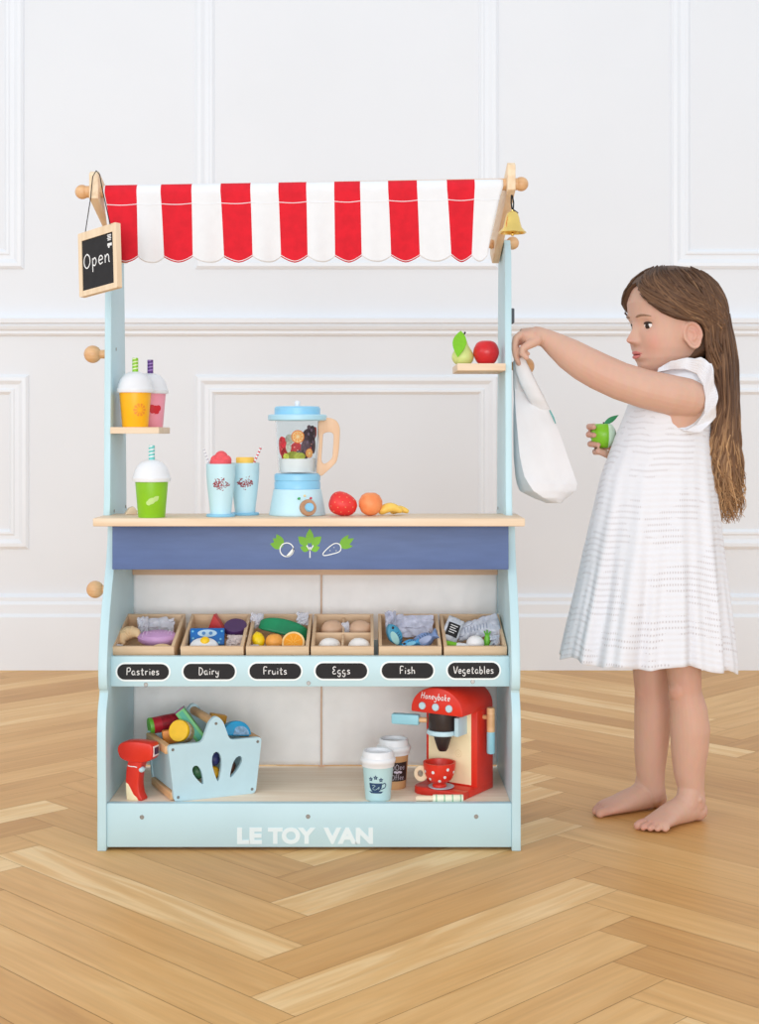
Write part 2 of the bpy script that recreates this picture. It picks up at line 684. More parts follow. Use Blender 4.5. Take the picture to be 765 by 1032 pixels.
prof_front = [(0.0, 0), (0.0, .10), (-.003, .17), (-.003, .215), (.004, .25), (.02, .277), (.012, .287), (.008, .31), (.012, .345), (.028, .40), (.052, .45), (.08, .50), (.095, .54), (.1, .578)]
prof_back = [(.30, .578), (.30, 0)]
for x0 in (XL, XR - .016):
    t = B()
    pf = smooth_pts(prof_front, 3) + prof_back
    Mx = Matrix(((0, 1, 0, x0), (1, 0, 0, 0), (0, 0, 1, 0), (0, 0, 0, 1)))   # local (u,th,z) -> world (x0+th, u, z)
    prism(t, pf, [], .016, 0, Mx, 0.0015)
    sobj('side_panel', t, MINT)
SHX = -0.006
posts = []
for x0 in (XL + SHX, XR + SHX - .012):
    t = B()
    Mx = Matrix(((0, 1, 0, x0), (1, 0, 0, 0), (0, 0, 1, 0), (0, 0, 0, 1)))
    prism(t, [(.085, .575), (.285, .575), (.268, .60), (.262, .75), (.24, 1.07), (.225, 1.10), (.125, 1.10), (.108, 1.07), (.097, .75), (.095, .62)], [], .012, 0, Mx, 0.0012)
    posts.append(sobj('upright_post', t, MINT))
t = B()
xi0, xi1 = XL + .016, XR - .016
box(t, xi0, xi1, .004, .02, .006, .0835, .0012)
bb = sobj('base_board', t, MINT)
t = B()
box(t, xi0, xi1, .02, .295, .066, .081, .001)
sobj('base_shelf', t, wood('pale_shelf_wood', (248, 230, 208), (240, 218, 192), 0))
t = B()
box(t, xi0, xi1, .043, .058, .284, .3385, .0012)
rail = sobj('label_rail', t, MINT)
t = B()
tl = math.radians(13.5)
for pts_, th in (([(.058, .288), (.235, .288 + .177 * math.tan(tl)), (.235, .298 + .177 * math.tan(tl)), (.058, .298)], 0),):
    prism(t, pts_, [], xi1 - xi0, 0, Matrix(((0, 1, 0, xi0), (1, 0, 0, 0), (0, 0, 1, 0), (0, 0, 0, 1))))
sobj('crate_shelf', t, MINT)
t = B()
box(t, xi0, xi1, .058, .074, .4935, .578, .0012)
apron = sobj('front_panel', t, BLUE)
t = B()
box(t, XL - .008, XR + .0075, 0.0, .152, .5755, .590, .002)
sobj('counter_top', t, WX)
t = B()
box(t, xi0, xi1, .275, .29, .462, .575, .001)
sobj('back_rail', t, wood('pale_pine', (226, 190, 160), (214, 176, 144), 0))
t = B()
zc = .752
box(t, XL + SHX + .012, -.386, .092, .235, zc - .012, zc, .001)
sobj('cup_shelf', t, WX)
t = B()
zf_ = .869
box(t, P(461, 0, 2.59).x, XR + SHX - .012, .09, .235, zf_ - .0135, zf_, .001)
sobj('fruit_shelf', t, WX)


# back cloth in two drops
def drop(x0, x1, seedv):
    def fn(u, v):
        x = x0 + (x1 - x0) * u
        z = .086 + (.467 - .086) * v
        y = .287 + .004 * mnoise.noise(Vector((x * 14 + seedv, z * 3, 0))) + .003 * mnoise.noise(Vector((x * 40, z * 25, seedv)))
        return (x, y, z)
    t = B()
    grid(t, fn, 60, 40)
    o = sobj('back_curtain', t, CANVAS, ang=180)
    so = o.modifiers.new('thickness', 'SOLIDIFY')
    so.thickness = .0015
    return o


xs = P(324, 0, 2.79).x
drop(xi0, xs - .0015, 1)
drop(xs + .0015, xi1, 9)
t = B()
box(t, xs - .006, xs + .006, .2925, .2975, .08, .47)
sobj('back_strut', t, MATS['pale_pine'])

# rafters, dowel, pegs
rf = {}
for side in (0, 1):
    t = B()
    if side:
        xa, xb, xs_, zo = .2385, .2525, -.004, 0.0
    else:
        xa, xb, xs_, zo = -.4825, -.4665, .006, -.015
    pr = [(-.07, 1.160 + zo), (-.07, 1.203 + zo), (-.062, 1.208 + zo), (.235, 1.112), (.235, 1.088), (.20, 1.066)]
    prism(t, pr, [], xb - xa, 0, Matrix(((xs_ / .3, 1, 0, xa + xs_ * .23), (1, 0, 0, 0), (0, 0, 1, 0), (0, 0, 0, 1))), .0015)
    rf[side] = sobj('awning_rafter', t, WY)
pL, pR = P(83.5, 194, 2.46), P(525, 186, 2.46)
pL.y = pR.y = -.045
t = B()
tube(t, [pL, pR], .0105, 16)
dowel = sobj('awning_dowel', t, BALL)
for p in (pL, pR):
    t = B()
    ell(t, p, .0125)
    sobj('dowel_knob', t, BALL)


def peg(p, axis, r, ln):
    t = B()
    ell(t, p, r)
    tube(t, [Vector(p) - Vector(axis) * ln, p], r * .5, 14)
    return sobj('peg_knob', t, BALL)


peg(P(516.5, 245, 2.68), (1, 0, 0), .0125, .03)
peg(P(93.5, 357, 2.64), (-1, 0, 0), .0165, .036)
peg(P(96, 594, 2.69), (-1, 0, 0), .0165, .036)
peg(P(530, 369, 2.70), (1, 0, 0), .0165, .036)
t = B()
ell(t, P(495.5, 246, 2.67), (.006, .009, .009))
tube(t, [P(492, 246, 2.67), P(500, 246, 2.67)], .008, 14)
sobj('rafter_pin', t, BALL)

# awning cloth
TOPS = [(107, 139), (163, 194), (223, 253), (281, 309), (337, 363), (391, 420), (450, 478)]
BOTS = [(117, 141), (167, 196), (227, 256), (284, 311), (338, 365), (394, 423), (454, 475)]
tb = [105.5] + [v for p in TOPS for v in p] + [506.5]
bb_ = [114] + [v for p in BOTS for v in p] + [490]
SUB = 10
ncol = (len(tb) - 1) * SUB


def awn(u, v):
    k = u * (len(tb) - 1)
    i = min(int(k), len(tb) - 2)
    f = k - i
    xt = tb[i] + (tb[i + 1] - tb[i]) * f
    xb = bb_[i] + (bb_[i + 1] - bb_[i]) * f
    red = i % 2 == 1
    e = abs(2 * f - 1)
    scal = 6.0 * (1 - e ** 1.6) if red else 6.0 * (1 - e ** 2.2)
    yt = 188.5 + (182 - 188.5) * (xt - 105) / 400
    yb = 260.5 + (259 - 260.5) * (xt - 105) / 400 + scal
    d0 = 2.455
    # v: 0..0.28 wrap over the dowel, the rest hangs
    if v < .28:
        a = v / .28
        th = math.radians(-70 + 230 * (1 - a) - 0)
        cx_, cz_ = -.045, P(0, (yt + 7), d0).z
        r = .0135
        y = cx_ + r * math.cos(th)
        z = cz_ + r * math.sin(th)
        # around the dowel: start behind and over the top to the front
        th = math.radians(-60 + (1 - a) * -0)
        ang = math.radians(-20 + 210 * a)            # behind, up, to the front
        y = cx_ + r * math.cos(ang)
        z = cz_ + r * math.sin(ang) * 1.0
        X = P(xt, 0, d0).x
        return (X, y, z)
    a = (v - .28) / .72
    x = xt + (xb - xt) * a ** .8
    zt = P(0, yt + 8.5, d0).z
    zb = P(0, yb, 2.48).z
    X = P(x, 0, 2.455 + .025 * a).x
    y = -.0585 + .02 * a + .004 * math.sin(u * 43) * a + .0025 * math.sin(u * 97 + 2) * a
    return (X, y, zt + (zb - zt) * a)


t = B()
grid(t, awn, ncol, 34, mfn=lambda i, j: 1 if (i // SUB) % 2 == 1 else 0)
aw = sobj('awning_cloth', t, [WHITECLOTH, REDCLOTH], ang=180)
sm = aw.modifiers.new('thickness', 'SOLIDIFY')
sm.thickness = .0016
# stitching lines
t = B()
for va in (.40, .985):
    pts = []
    for k in range(ncol * 2 + 1):
        q = awn(k / (ncol * 2), va)
        pts.append((q[0], q[1] - .0014, q[2]))
    tube(t, pts, .0008, 5)
obj('awning_stitching', t, WHITECLOTH, aw, SI)

# screws
for px, py, par, d in ((143, 823.6, bb, 2.504), (310.5, 823, bb, 2.504), (480, 823, bb, 2.504), (147, 690, rail, 2.543), (311, 688.5, rail, 2.543), (476.5, 687, rail, 2.543)):
    t = B()
    lathe(t, [(0, 0), (.0035, 0), (.0042, .0008), (.0042, .002)], 16, 0, Matrix.Translation(P(px, py, d) + Vector((0, -.0006, 0))) @ R('X', -90))
    obj('screw', t, METAL, par, SI)
for px, py in ((115, 515), (126.5, 510.5), (117, 352), (502, 512)):
    x = XL + SHX + .012 if px < 300 else XR + SHX - .012
    t = B()
    d = abs(x) * F / abs(px - CX)
    p = P(px, py, d)
    lathe(t, [(0, 0), (.0028, 0), (.0034, .0008)], 14, 0, Matrix.Translation(Vector((x, p.y, p.z))) @ R('Y', 90 if px < 300 else -90))
    obj('screw', t, METAL, posts[0 if px < 300 else 1], SI)

# chalk labels on the rail
for i, word in enumerate(['Pastries', 'Dairy', 'Fruits', 'Eggs', 'Fish', 'Vegetables']):
    c = P(144.3 + 66.6 * i, 677 - .3 * i, 2.543)
    s = 2.543 / F
    M0 = Matrix.Translation((c.x, .043, c.z))
    t = B()
    prism(t, rrect(-27.8 * s, 27.8 * s, -9.6 * s, 9.6 * s, 9.4 * s), [], .001, 0, M0 @ T(0, -.0009, 0))
    lb = obj('chalk_label', t, PRINTW, rail, SI)
    lb['label'] = 'black chalk label reading ' + word
    t = B()
    prism(t, rrect(-26 * s, 26 * s, -7.8 * s, 7.8 * s, 7.6 * s), [], .001, 0, M0 @ T(0, -.0015, 0))
    obj('label_field', t, BLACK, lb, SI)
    t = B()
    write(t, word, 0, -3.0 * s, 7.2 * s, .82 * s, M0 @ T(0, -.0021, 0), sx=1.0 if len(word) < 9 else .93)
    obj('lettering', t, CHALK, lb, SI)


def fontmesh(text, size, offset=0.0, extrude=0.0006):
    cu = bpy.data.curves.new('f', 'FONT')
    cu.body = text
    cu.size = size
    cu.offset = offset
    cu.extrude = extrude
    cu.space_character = 1.0
    cu.align_x = 'CENTER'
    o = bpy.data.objects.new('f', cu)
    C.objects.link(o)
    dg = bpy.context.evaluated_depsgraph_get()
    dg.update()
    me = bpy.data.meshes.new_from_object(o.evaluated_get(dg))
    bpy.data.objects.remove(o)
    xs_ = [v.co.x for v in me.vertices]
    ys_ = [v.co.y for v in me.vertices]
    return me, min(xs_), max(xs_), min(ys_), max(ys_)


def letters(bm, text, x0, x1, z0, z1, y, offset=0.02, mi=0):
    """bold capitals fitted to a box in a vertical plane facing -Y"""
    me, a, b, c, d = fontmesh(text, 1.0, offset, .01)
    M = Matrix(((((x1 - x0) / (b - a)), 0, 0, x0 - a * (x1 - x0) / (b - a)), (0, 0, -.06, y), (0, (z1 - z0) / (d - c), 0, z0 - c * (z1 - z0) / (d - c)), (0, 0, 0, 1)))
    me.transform(M)
    t = B()
    t.from_mesh(me)
    bpy.data.meshes.remove(me)
    bmesh.ops.recalc_face_normals(t, faces=t.faces)
    return merge(bm, t, None, mi)


t = B()
for word, xa, xb in (('LE', 239, 264), ('TOY', 270, 318), ('VAN', 326, 376)):
    a, b = P(xa, 850.5, 2.504), P(xb, 834, 2.504)
    letters(t, word, a.x, b.x, a.z, b.z, .0037, .05)
obj('lettering', t, mat('white_letter_paint', (226, 240, 244), .5, var=.01), bb, SI)

# vegetables on the blue panel
e_d = 2.558
es = e_d / F


def ap(px, pz):          # crop pixel -> local offset from the emblem centre
    p = P(230 + px / 4.5, 530 + pz / 4.5, e_d)
    return (p.x, p.z)


YA = T(0, .0572, 0)
lv = 0
for cx_, cz_, ln, w_, rot in ((370, 82, 70, 36, 90), (362, 88, 60, 38, 138), (378, 88, 60, 38, 42), (366, 110, 42, 30, 160), (376, 110, 42, 30, 20),
                              (248, 92, 62, 34, 118), (246, 96, 58, 34, 165), (248, 94, 60, 30, 140),
                              (508, 92, 72, 30, 30), (506, 92, 66, 26, 52), (506, 94, 60, 24, 2)):
    x, z = ap(cx_, cz_)
    t = B()
    lv += 1
    flat(t, leafp(x, z, ln / 4.5 * es, w_ / 4.5 * es, rot), 0, T(0, .0576 - .00003 * lv, 0))
    obj('printed_leaf', t, LEAF, apron, SI)
t = B()
x, z = ap(266, 108)
r_ = 31 / 4.5 * es
lw = 5 / 4.5 * es
t = B()
YB = T(0, .0570, 0)
ring = oval(x, z, r_, r_, 28)
seg_quads(t, ring + ring[:2], lw, 0, YB)
obj('printed_radish', t, PRINTW, apron, SI)
t = B()
flat(t, arc(x, z, r_, -100, 18, 10), 0, YB)
obj('printed_radish_tip', t, PRINTW, apron, SI)
t = B()
for pts in ([(371, 145), (371, 95)], [(371, 112), (356, 88)], [(371, 112), (386, 88)]):
    seg_quads(t, [ap(*p) for p in pts], lw, 0, YB)
obj('printed_sprig', t, PRINTW, apron, SI)
t = B()
car = [ap(*p) for p in ((430, 132), (432, 122), (455, 98), (482, 80), (502, 82), (511, 96), (505, 116), (470, 128), (440, 134), (430, 132))]
seg_quads(t, smooth_pts(car), lw * .9, 0, YB)
for p in ((462, 112), (480, 98), (490, 112)):
    flat(t, oval(*ap(*p), .0008, .0008, 8), 0, YB)
obj('printed_carrot', t, PRINTW, apron, SI)

# dark clip on the right post
t = B()
box(t, .2632, .2712, .13, .16, P(0, 326, 2.64).z, P(0, 311, 2.64).z, .002, 0, None)
cl = sobj('dark_clip', t, GREY)
cl['label'] = 'dark grey clip on the right post'

# ------------------------------------------------------------------ hanging chalkboard
def basis(o, ux, uz):
    ux = ux.normalized()
    uz = (uz - ux * uz.dot(ux)).normalized()
    uy = uz.cross(ux)
    return Matrix(((ux.x, uy.x, uz.x, o.x), (ux.y, uy.y, uz.y, o.y), (ux.z, uy.z, uz.z, o.z), (0, 0, 0, 1)))


dL, dR = 2.445, 2.375
TLc, TRc, BRc, BLc = P(81.5, 236, dL), P(119.5, 222.5, dR), P(115.5, 290.5, dR), P(77, 299.5, dL)
cen = (TLc + TRc + BRc + BLc) / 4
Mb = basis(cen, (TRc + BRc) - (TLc + BLc), (TLc + TRc) - (BLc + BRc))
bw, bh = ((TRc - TLc).length + (BRc - BLc).length) / 4, ((TLc - BLc).length + (TRc - BRc).length) / 4
cb = thing('chalkboard_sign', 'small wood-framed chalkboard reading Open hanging on a black cord', 'sign', cen)
cb.rotation_euler = Mb.to_euler()
t = B()
fw = .0095
prism(t, rrect(-bw, bw, -bh, bh, .002, 3), [[(-bw + fw, -bh + fw), (bw - fw, -bh + fw), (bw - fw, bh - fw * 1.5), (-bw + fw, bh - fw * 1.5)]], .010, 0, None, 0)
obj('frame', t, WZ, cb)
t = B()
box(t, -bw + fw - .001, bw - fw + .001, .0015, .008, -bh + fw - .001, bh - fw * 1.5 + .001)
sl = obj('slate', t, BLACK, cb)
t = B()
write(t, 'Open', -.003, -.008, .026, .0022, T(0, .0011, 0), sx=1.05)
obj('lettering', t, CHALK, sl)
t = B()
for k in range(4):
    seg_quads(t, [(bw - fw - .016 + .001 * (k % 2), bh - .018 - .0028 * k), (bw - fw - .005 - .001 * (k % 2), bh - .018 - .0028 * k)], .0017, 0, T(0, .0011, 0))
flat(t, rrect(bw - fw - .016, bw - fw - .004, bh - .037, bh - .032, .001, 2), 0, T(0, .0011, 0))
flat(t, rrect(bw - fw - .014, bw - fw - .010, bh - .040, bh - .036, .001, 2), 0, T(0, .0011, 0))
obj('corner_print', t, CHALK, sl)
Mi = (Matrix.Translation(cen) @ cb.rotation_euler.to_matrix().to_4x4()).inverted()
t = B()
cord = [P(86, 234, 2.44), P(91, 202, 2.43), P(93.5, 178, 2.415), P(97, 172.0, 2.42), P(100.5, 176, 2.405), P(103, 190, 2.395), P(111, 226, 2.385)]
tube(t, [Mi @ p for p in cord], .0009, 6)
obj('cord', t, CORD, cb)

# ------------------------------------------------------------------ bell
bp_ = P(516.5, 234.5, 2.43)
bs = 2.43 / F
bell = thing('brass_bell', 'small brass bell hanging from the right end of the awning', 'bell', bp_)
t = B()
lathe(t, [(.0, 21 * bs), (3 * bs, 21.5 * bs), (5.5 * bs, 19.5 * bs), (7 * bs, 15 * bs), (8 * bs, 10 * bs), (9.5 * bs, 5 * bs), (13 * bs, 1.2 * bs), (14.2 * bs, 0), (13.6 * bs, -.4 * bs), (11.5 * bs, 1.2 * bs), (8 * bs, 5.5 * bs), (6.5 * bs, 13 * bs), (3 * bs, 18 * bs), (0, 18.5 * bs)], 40)
lathe(t, [(0, 21 * bs), (1.2 * bs, 21 * bs), (1.5 * bs, 23 * bs), (0, 24 * bs)], 14)
obj('bell_body', t, BRASS, bell)
t = B()
ell(t, (0, 0, -1.5 * bs), 2.0 * bs)
tube(t, [(0, 0, 17 * bs), (0, 0, -1 * bs)], .6 * bs, 8)
obj('clapper', t, BRASS, bell)
t = B()
tube(t, [(-1 * bs, 0, 38 * bs), (-1.4 * bs, -.002, 30 * bs), (-.6 * bs, -.002, 24 * bs), (.6 * bs, -.002, 23 * bs), (1.2 * bs, 0, 30 * bs), (0, .002, 38 * bs)], .0013, 7)
tube(t, [(-.6 * bs, -.002, 24 * bs), (2.5 * bs, -.003, 21.5 * bs), (5.5 * bs, -.002, 19.5 * bs)], .0013, 7)
obj('cord', t, CORD, bell)

# ------------------------------------------------------------------ drinks on the left shelf and the counter
ZC = .590                                      # counter top
SPX = 2.62 / F


def prof_r(prof, z):
    for (r0, z0), (r1, z1) in zip(prof, prof[1:]):
        if z0 <= z <= z1 and z1 > z0:
            return r0 + (r1 - r0) * (z - z0) / (z1 - z0)
    return prof[-1][0]


def wrap(bm, polys, prof, a0, mi=0, off=.0003, sub=1):
    """print outlines (u along the girth in metres, z) on a turned surface; a0 = direction in degrees"""
    t = B()
    for poly in polys:
        q = B()
        f = q.faces.new([q.verts.new((u, z, 0)) for u, z in poly])
        big = [e for e in q.edges if e.calc_length() > .004]
        w_ = max(p[0] for p in poly) - min(p[0] for p in poly)
        if w_ > .004:
            bmesh.ops.triangulate(q, faces=q.faces)
            for _ in range(3):
                big = [e for e in q.edges if e.calc_length() > .003]
                if not big:
                    break
                bmesh.ops.subdivide_edges(q, edges=big, cuts=1)
                bmesh.ops.triangulate(q, faces=q.faces)
        for v in q.verts:
            u, z = v.co.x, v.co.y
            r = prof_r(prof, z) + off
            a = math.radians(a0) + u / r
            v.co = (r * math.cos(a), r * math.sin(a), z)
        for f in q.faces:
            f.normal_update()
            c = f.calc_center_median()
            if f.normal.dot(Vector((c.x, c.y, 0))) < 0:
                f.normal_flip()
        merge(t, q)
    return merge(bm, t, None, mi)


def stroke_polys(pts, w):
    out = []
    for a, b in zip(pts, pts[1:]):
        d = Vector((b[0] - a[0], b[1] - a[1]))
        if d.length < 1e-9:
            continue
        d.normalize()
        n = (-d.y * w / 2, d.x * w / 2)
        out.append([(a[0] + n[0], a[1] + n[1]), (a[0] - n[0], a[1] - n[1]), (b[0] - n[0], b[1] - n[1]), (b[0] + n[0], b[1] + n[1])])
    return out


def text_polys(text, h, w, z, sx=1.0):
    tot = sum(SF[c][0] for c in text) + .14 * (len(text) - 1)
    cx = -tot * h * sx / 2
    out = []
    for c in text:
        adv, st = SF[c]
        for s_ in st:
            out += stroke_polys([(cx + p[0] * h * sx, z + p[1] * h) for p in smooth_pts(s_, 3)], w)
        cx += (adv + .14) * h * sx
    return out


def dome_cup(loc, label, m, straw_m, stripe_m, deco, deco_m, a0, sc=1.0):
    k = sc
    t0 = thing('smoothie_cup', label, 'toy drink', loc, 0, None)
    prof = [(0, 0), (.0232 * k, 0), (.0240 * k, .0012), (.0292 * k, .062 * k), (.0292 * k, .066 * k), (0, .066 * k)]
    t = B()
    lathe(t, prof, 40)
    cup = obj('cup', t, m, t0)
    t = B()
    lathe(t, [(0, .064 * k), (.0335 * k, .064 * k), (.0345 * k, .066 * k), (.0345 * k, .071 * k), (.0325 * k, .0735 * k), (.031 * k, .080 * k), (.027 * k, .090 * k), (.020 * k, .098 * k), (.011 * k, .1025 * k), (0, .104 * k)], 40)
    obj('dome_lid', t, WHITEP, t0)
    t = B()
    hs = .129 * k
    lathe(t, [(0, .10 * k), (.0056, .10 * k), (.0056, hs - .0005), (.005, hs), (0, hs)], 18)
    st = obj('straw', t, straw_m, t0)
    t = B()
    pr = [(.0056, 0), (.0056, 1)]
    pol = []
    for q in range(5):
        z = .103 * k + q * .0062
        for a in range(18):
            u0, u1 = a * .0056 * 2 * PI / 18, (a + 1) * .0056 * 2 * PI / 18
            za, zb = z + (u0 / .035) * .0062, z + (u1 / .035) * .0062
            if zb + .0022 < hs:
                pol.append([(u0, za), (u1, zb), (u1, zb + .0022), (u0, za + .0022)])
    wrap(t, pol, pr, 0, 0, .0002)
    obj('straw_stripe', t, stripe_m, st)
    t = B()
    wrap(t, deco, prof[1:], a0)
    obj('printed_emblem', t, deco_m, cup)
    return t0


def disc_pol(u, z, r, n=16):
    return oval(u, z, r, r, n)


orange_deco = []
for k in range(10):
    a = 2 * PI * k / 10
    orange_deco.append([(0 + .0035 * math.cos(a), .032 + .0035 * math.sin(a)), (.0115 * math.cos(a - .24), .032 + .0115 * math.sin(a - .24)), (.0125 * math.cos(a), .032 + .0125 * math.sin(a)), (.0115 * math.cos(a + .24), .032 + .0115 * math.sin(a + .24))])
dome_cup((P(136.3, 0, 2.628).x, .128, zc), 'mango yellow smoothie cup with white dome lid on the small left shelf', YEL, LIME, mat('pale_straw_white', (228, 240, 190), .5), orange_deco, mat('orange_print', (244, 150, 40), .5, var=.02), -62)
straw_deco = [disc_pol(0, .034, .0075), disc_pol(-.006, .037, .006), disc_pol(.007, .036, .006), [(-.002, .030), (.002, .030), (0, .023)], disc_pol(.004, .030, .005), disc_pol(-.005, .031, .005)]
dome_cup((P(151.5, 0, 2.697).x, .197, zc), 'pink smoothie cup with purple straw, behind the yellow one on the small shelf', PINK, mat('purple_straw', (96, 52, 130), .5), mat('lilac_straw', (170, 130, 200), .5), straw_deco, mat('strawberry_print', (214, 30, 46), .5), -62)
pear_deco = [leafp(-.010, .026, .022, .011, 25), leafp(.002, .030, .014, .009, 40), disc_pol(.006, .034, .004), disc_pol(-.006, .027, .0045)]
dome_cup((P(153, 0, 2.532).x, .0305, ZC), 'lime green smoothie cup with teal striped straw standing on the counter', LIME, mat('teal_straw', (120, 206, 200), .5), WHITEP, pear_deco, mat('pale_green_print', (196, 228, 140), .5), -80)

# small wooden wedge behind the green cup
t = B()
prism(t, [(-.012, 0), (.010, 0), (.012, .006), (.004, .015), (-.004, .012)], [], .012, 0, None, .001)
solo('wooden_wedge', t, WX, 'little grey-brown wooden wedge behind the green cup at the left post', 'toy block', (P(134, 0, 2.63).x, .115, ZC), None, (0, 0, 25))


def milkshake(px, d, hh, label, red):
    t0 = thing('milkshake_glass', label, 'toy drink', (P(px, 0, d).x, d - 2.5, ZC))
    prof = [(.0190, .0045), (.0192, .010), (.0215, .030), (.0245, .055), (.0262, .075), (.0266, hh)]
    t = B()
    lathe(t, [(0, .004)] + prof + [(.0235, hh), (.022, hh - .006), (0, hh - .006)], 40)
    gl = obj('glass', t, PALEB, t0)
    t = B()
    lathe(t, [(0, 0), (.0255, 0), (.0262, .001), (.0262, .0035), (.0245, .0048), (0, .0048)], 40)
    obj('foot', t, PLBLUE, t0)
    t = B()
    if red:
        lathe(t, [(0, hh - .008), (.0195, hh - .008), (.0195, hh + .0055), (.018, hh + .008), (0, hh + .008)], 36)
        ell(t, (.001, 0, hh + .009), (.013, .013, .0145))
        ell(t, (-.009, .003, hh + .006), (.010, .010, .010))
        ell(t, (.010, -.003, hh + .006), (.010, .010, .010))
        obj('raspberry_scoop', t, mat('raspberry', (238, 88, 96), .55, var=.08, scale=120), t0)
    else:
        lathe(t, [(0, hh - .008), (.0168, hh - .008), (.0168, hh + .0085), (.0155, hh + .0105), (0, hh + .0105)], 36)
        obj('banana_topping', t, mat('custard_yellow', (252, 206, 92), .5, var=.04), t0)
    t = B()
    a, b = (Vector((-.019, -.002, hh - .006)), Vector((-.031, -.003, hh + .027))) if red else (Vector((.014, -.004, hh - .006)), Vector((.030, -.006, hh + .029)))
    tube(t, [a, b], .0021, 10)
    s_ = obj('straw', t, WHITEP, t0)
    t = B()
    for q in range(5):
        c = a + (b - a) * (.25 + .17 * q)
        e = (b - a).normalized()
        tube(t, [c - e * .0013, c + e * .0013], .0023, 10)
    obj('straw_stripe', t, mat('straw_red', (214, 70, 78), .5) if not red else mat('straw_silver', (196, 200, 208), .4), s_)
    t = B()
    rng = random.Random(11 if red else 12)
    pol = []
    for q in range(90):
        u = rng.uniform(-.015, .015)
        z = .059 + .013 * (1 - abs(u) / .017) * rng.uniform(-1, 1) * (1 if rng.random() < .8 else 1.3)
        if rng.random() < .5:
            pol.append(oval(u, z, rng.uniform(.0006, .0013), rng.uniform(.0005, .001), 7, rng.uniform(0, 180)))
        else:
            pol.append(leafp(u, z, rng.uniform(.003, .0055), .0014, rng.choice([30, 60, 120, 150, 200, 340]), 4))
    for q in range(26):
        pol.append(leafp(rng.uniform(-.009, .008), .059 + rng.uniform(-.005, .006), rng.uniform(.003, .005), .0013, rng.uniform(0, 360), 4))
    wrap(t, pol, prof, -84)
    obj('printed_pattern', t, MAROON, gl)


milkshake(222.5, 2.555, .0955, 'pale blue milkshake glass topped with a red scoop, left of the pair', True)
milkshake(247, 2.605, .0960, 'pale blue milkshake glass topped with yellow, beside the blender', False)

# ------------------------------------------------------------------ blender
bd = 2.60
k = bd / F
bl = thing('toy_blender', 'light blue wooden toy blender with clear jug of printed fruit on the counter', 'toy blender', (P(299.7, 0, bd).x, bd - 2.5, ZC))
t = B()
lathe(t, [(0, 0), (28.0 * k, 0), (28.6 * k, .8 * k), (28.2 * k, 3 * k), (24.2 * k, 25.5 * k), (23.6 * k, 26.5 * k), (0, 26.5 * k)], 56)
base = obj('base', t, PALEB, bl)
t = B()
lathe(t, [(0, 26 * k), (22.3 * k, 26 * k), (23.2 * k, 27 * k), (23.2 * k, 33 * k), (22.6 * k, 34 * k), (22.6 * k, 34.6 * k), (23.2 * k, 35.4 * k), (23.2 * k, 40.5 * k), (21.5 * k, 42 * k), (0, 42 * k)], 56)
obj('collar', t, PLBLUE, bl)
glass = mat('jug_glass', (242, 248, 250), .06, var=.0, trans=1.0)
glass.node_tree.nodes['Principled BSDF'].inputs['IOR'].default_value = 1.06
jp = [(19.0 * k, 41.5 * k), (20.2 * k, 60 * k), (21.6 * k, 80 * k), (22.2 * k, 96 * k)]
t = B()
lathe(t, [(0, 41.5 * k)] + jp + [(21.2 * k, 96 * k), (20.6 * k, 80 * k), (19.2 * k, 60 * k), (18.2 * k, 43 * k), (0, 43 * k)], 56)
jug = obj('jug', t, glass, bl)
ip = [(r - 1.4 * k, z) for r, z in jp]
t = B()
lathe(t, [(0, 43.4 * k), (17.3 * k, 43.4 * k), (18.3 * k, 56 * k), (18.4 * k, 57 * k), (0, 57 * k)], 48)
obj('jug_lining', t, mat('frosted_white', (250, 248, 247), .5, var=.03), jug)
# printed fruit band inside the jug
FR = [('strawberry', (206, 30, 40), [(-13, 70, 6.5, 9), (-10, 62, 5, 6), (0, 67, 5.5, 6.5), (13.5, 71, 4.5, 5), (18, 84, 3.5, 5)]),
      ('grape', (74, 52, 62), [(10, 78, 6.5, 9), (7.5, 68, 4.5, 8), (14, 82, 5, 8), (6, 61, 4, 5), (10.5, 89, 2, 2), (-3, 60, 3, 4), (16, 70, 3.5, 7), (2, 62, 3, 4)]),
      ('kiwi', (186, 190, 60), [(-3, 61, 6, 3.6), (2.5, 60, 5, 3.5), (-9, 59.5, 3, 3)]),
      ('coconut', (206, 204, 184), [(-5.5, 77, 4.2, 4.5), (-6.5, 69, 2.6, 5)])]
lev = 0
for nm, colr, spots in FR:
    for (u, z, rx, rz) in spots:
        t = B()
        lev += 1
        wrap(t, [oval(u * 1.28 * k, (z - .5) * k, rx * 1.2 * k, rz * 1.08 * k, 18)], ip, -90, 0, .00002 * lev - .0010)
        obj('printed_' + nm, t, mat(nm + '_print_%d' % (lev % 3), [tuple(min(255, int(c_ * f_ + a_)) for c_ in colr) for f_, a_ in ((1.0, 8), (1.12, 26), (.9, 0))][lev % 3], .5, var=.2, scale=300), jug)
sd_u = [(-15, 74), (-13, 67), (-16, 69), (-10, 63), (-1.5, 69), (1, 66), (13, 72)]
for q, (u, z) in enumerate(sd_u + [(10, 82), (13, 86), (16, 80), (9, 74), (15, 74), (7, 65)]):
    t = B()
    wrap(t, [oval(u * 1.28 * k, (z - .5) * k, (.7 if q < 7 else 1.5) * k, (.7 if q < 7 else 1.5) * k, 10)], ip, -90, 0, -.00035)
    obj('printed_highlight', t, mat('seed_print', (250, 170, 150), .5) if q < 7 else mat('grape_shine_print', (128, 104, 124), .5), jug)
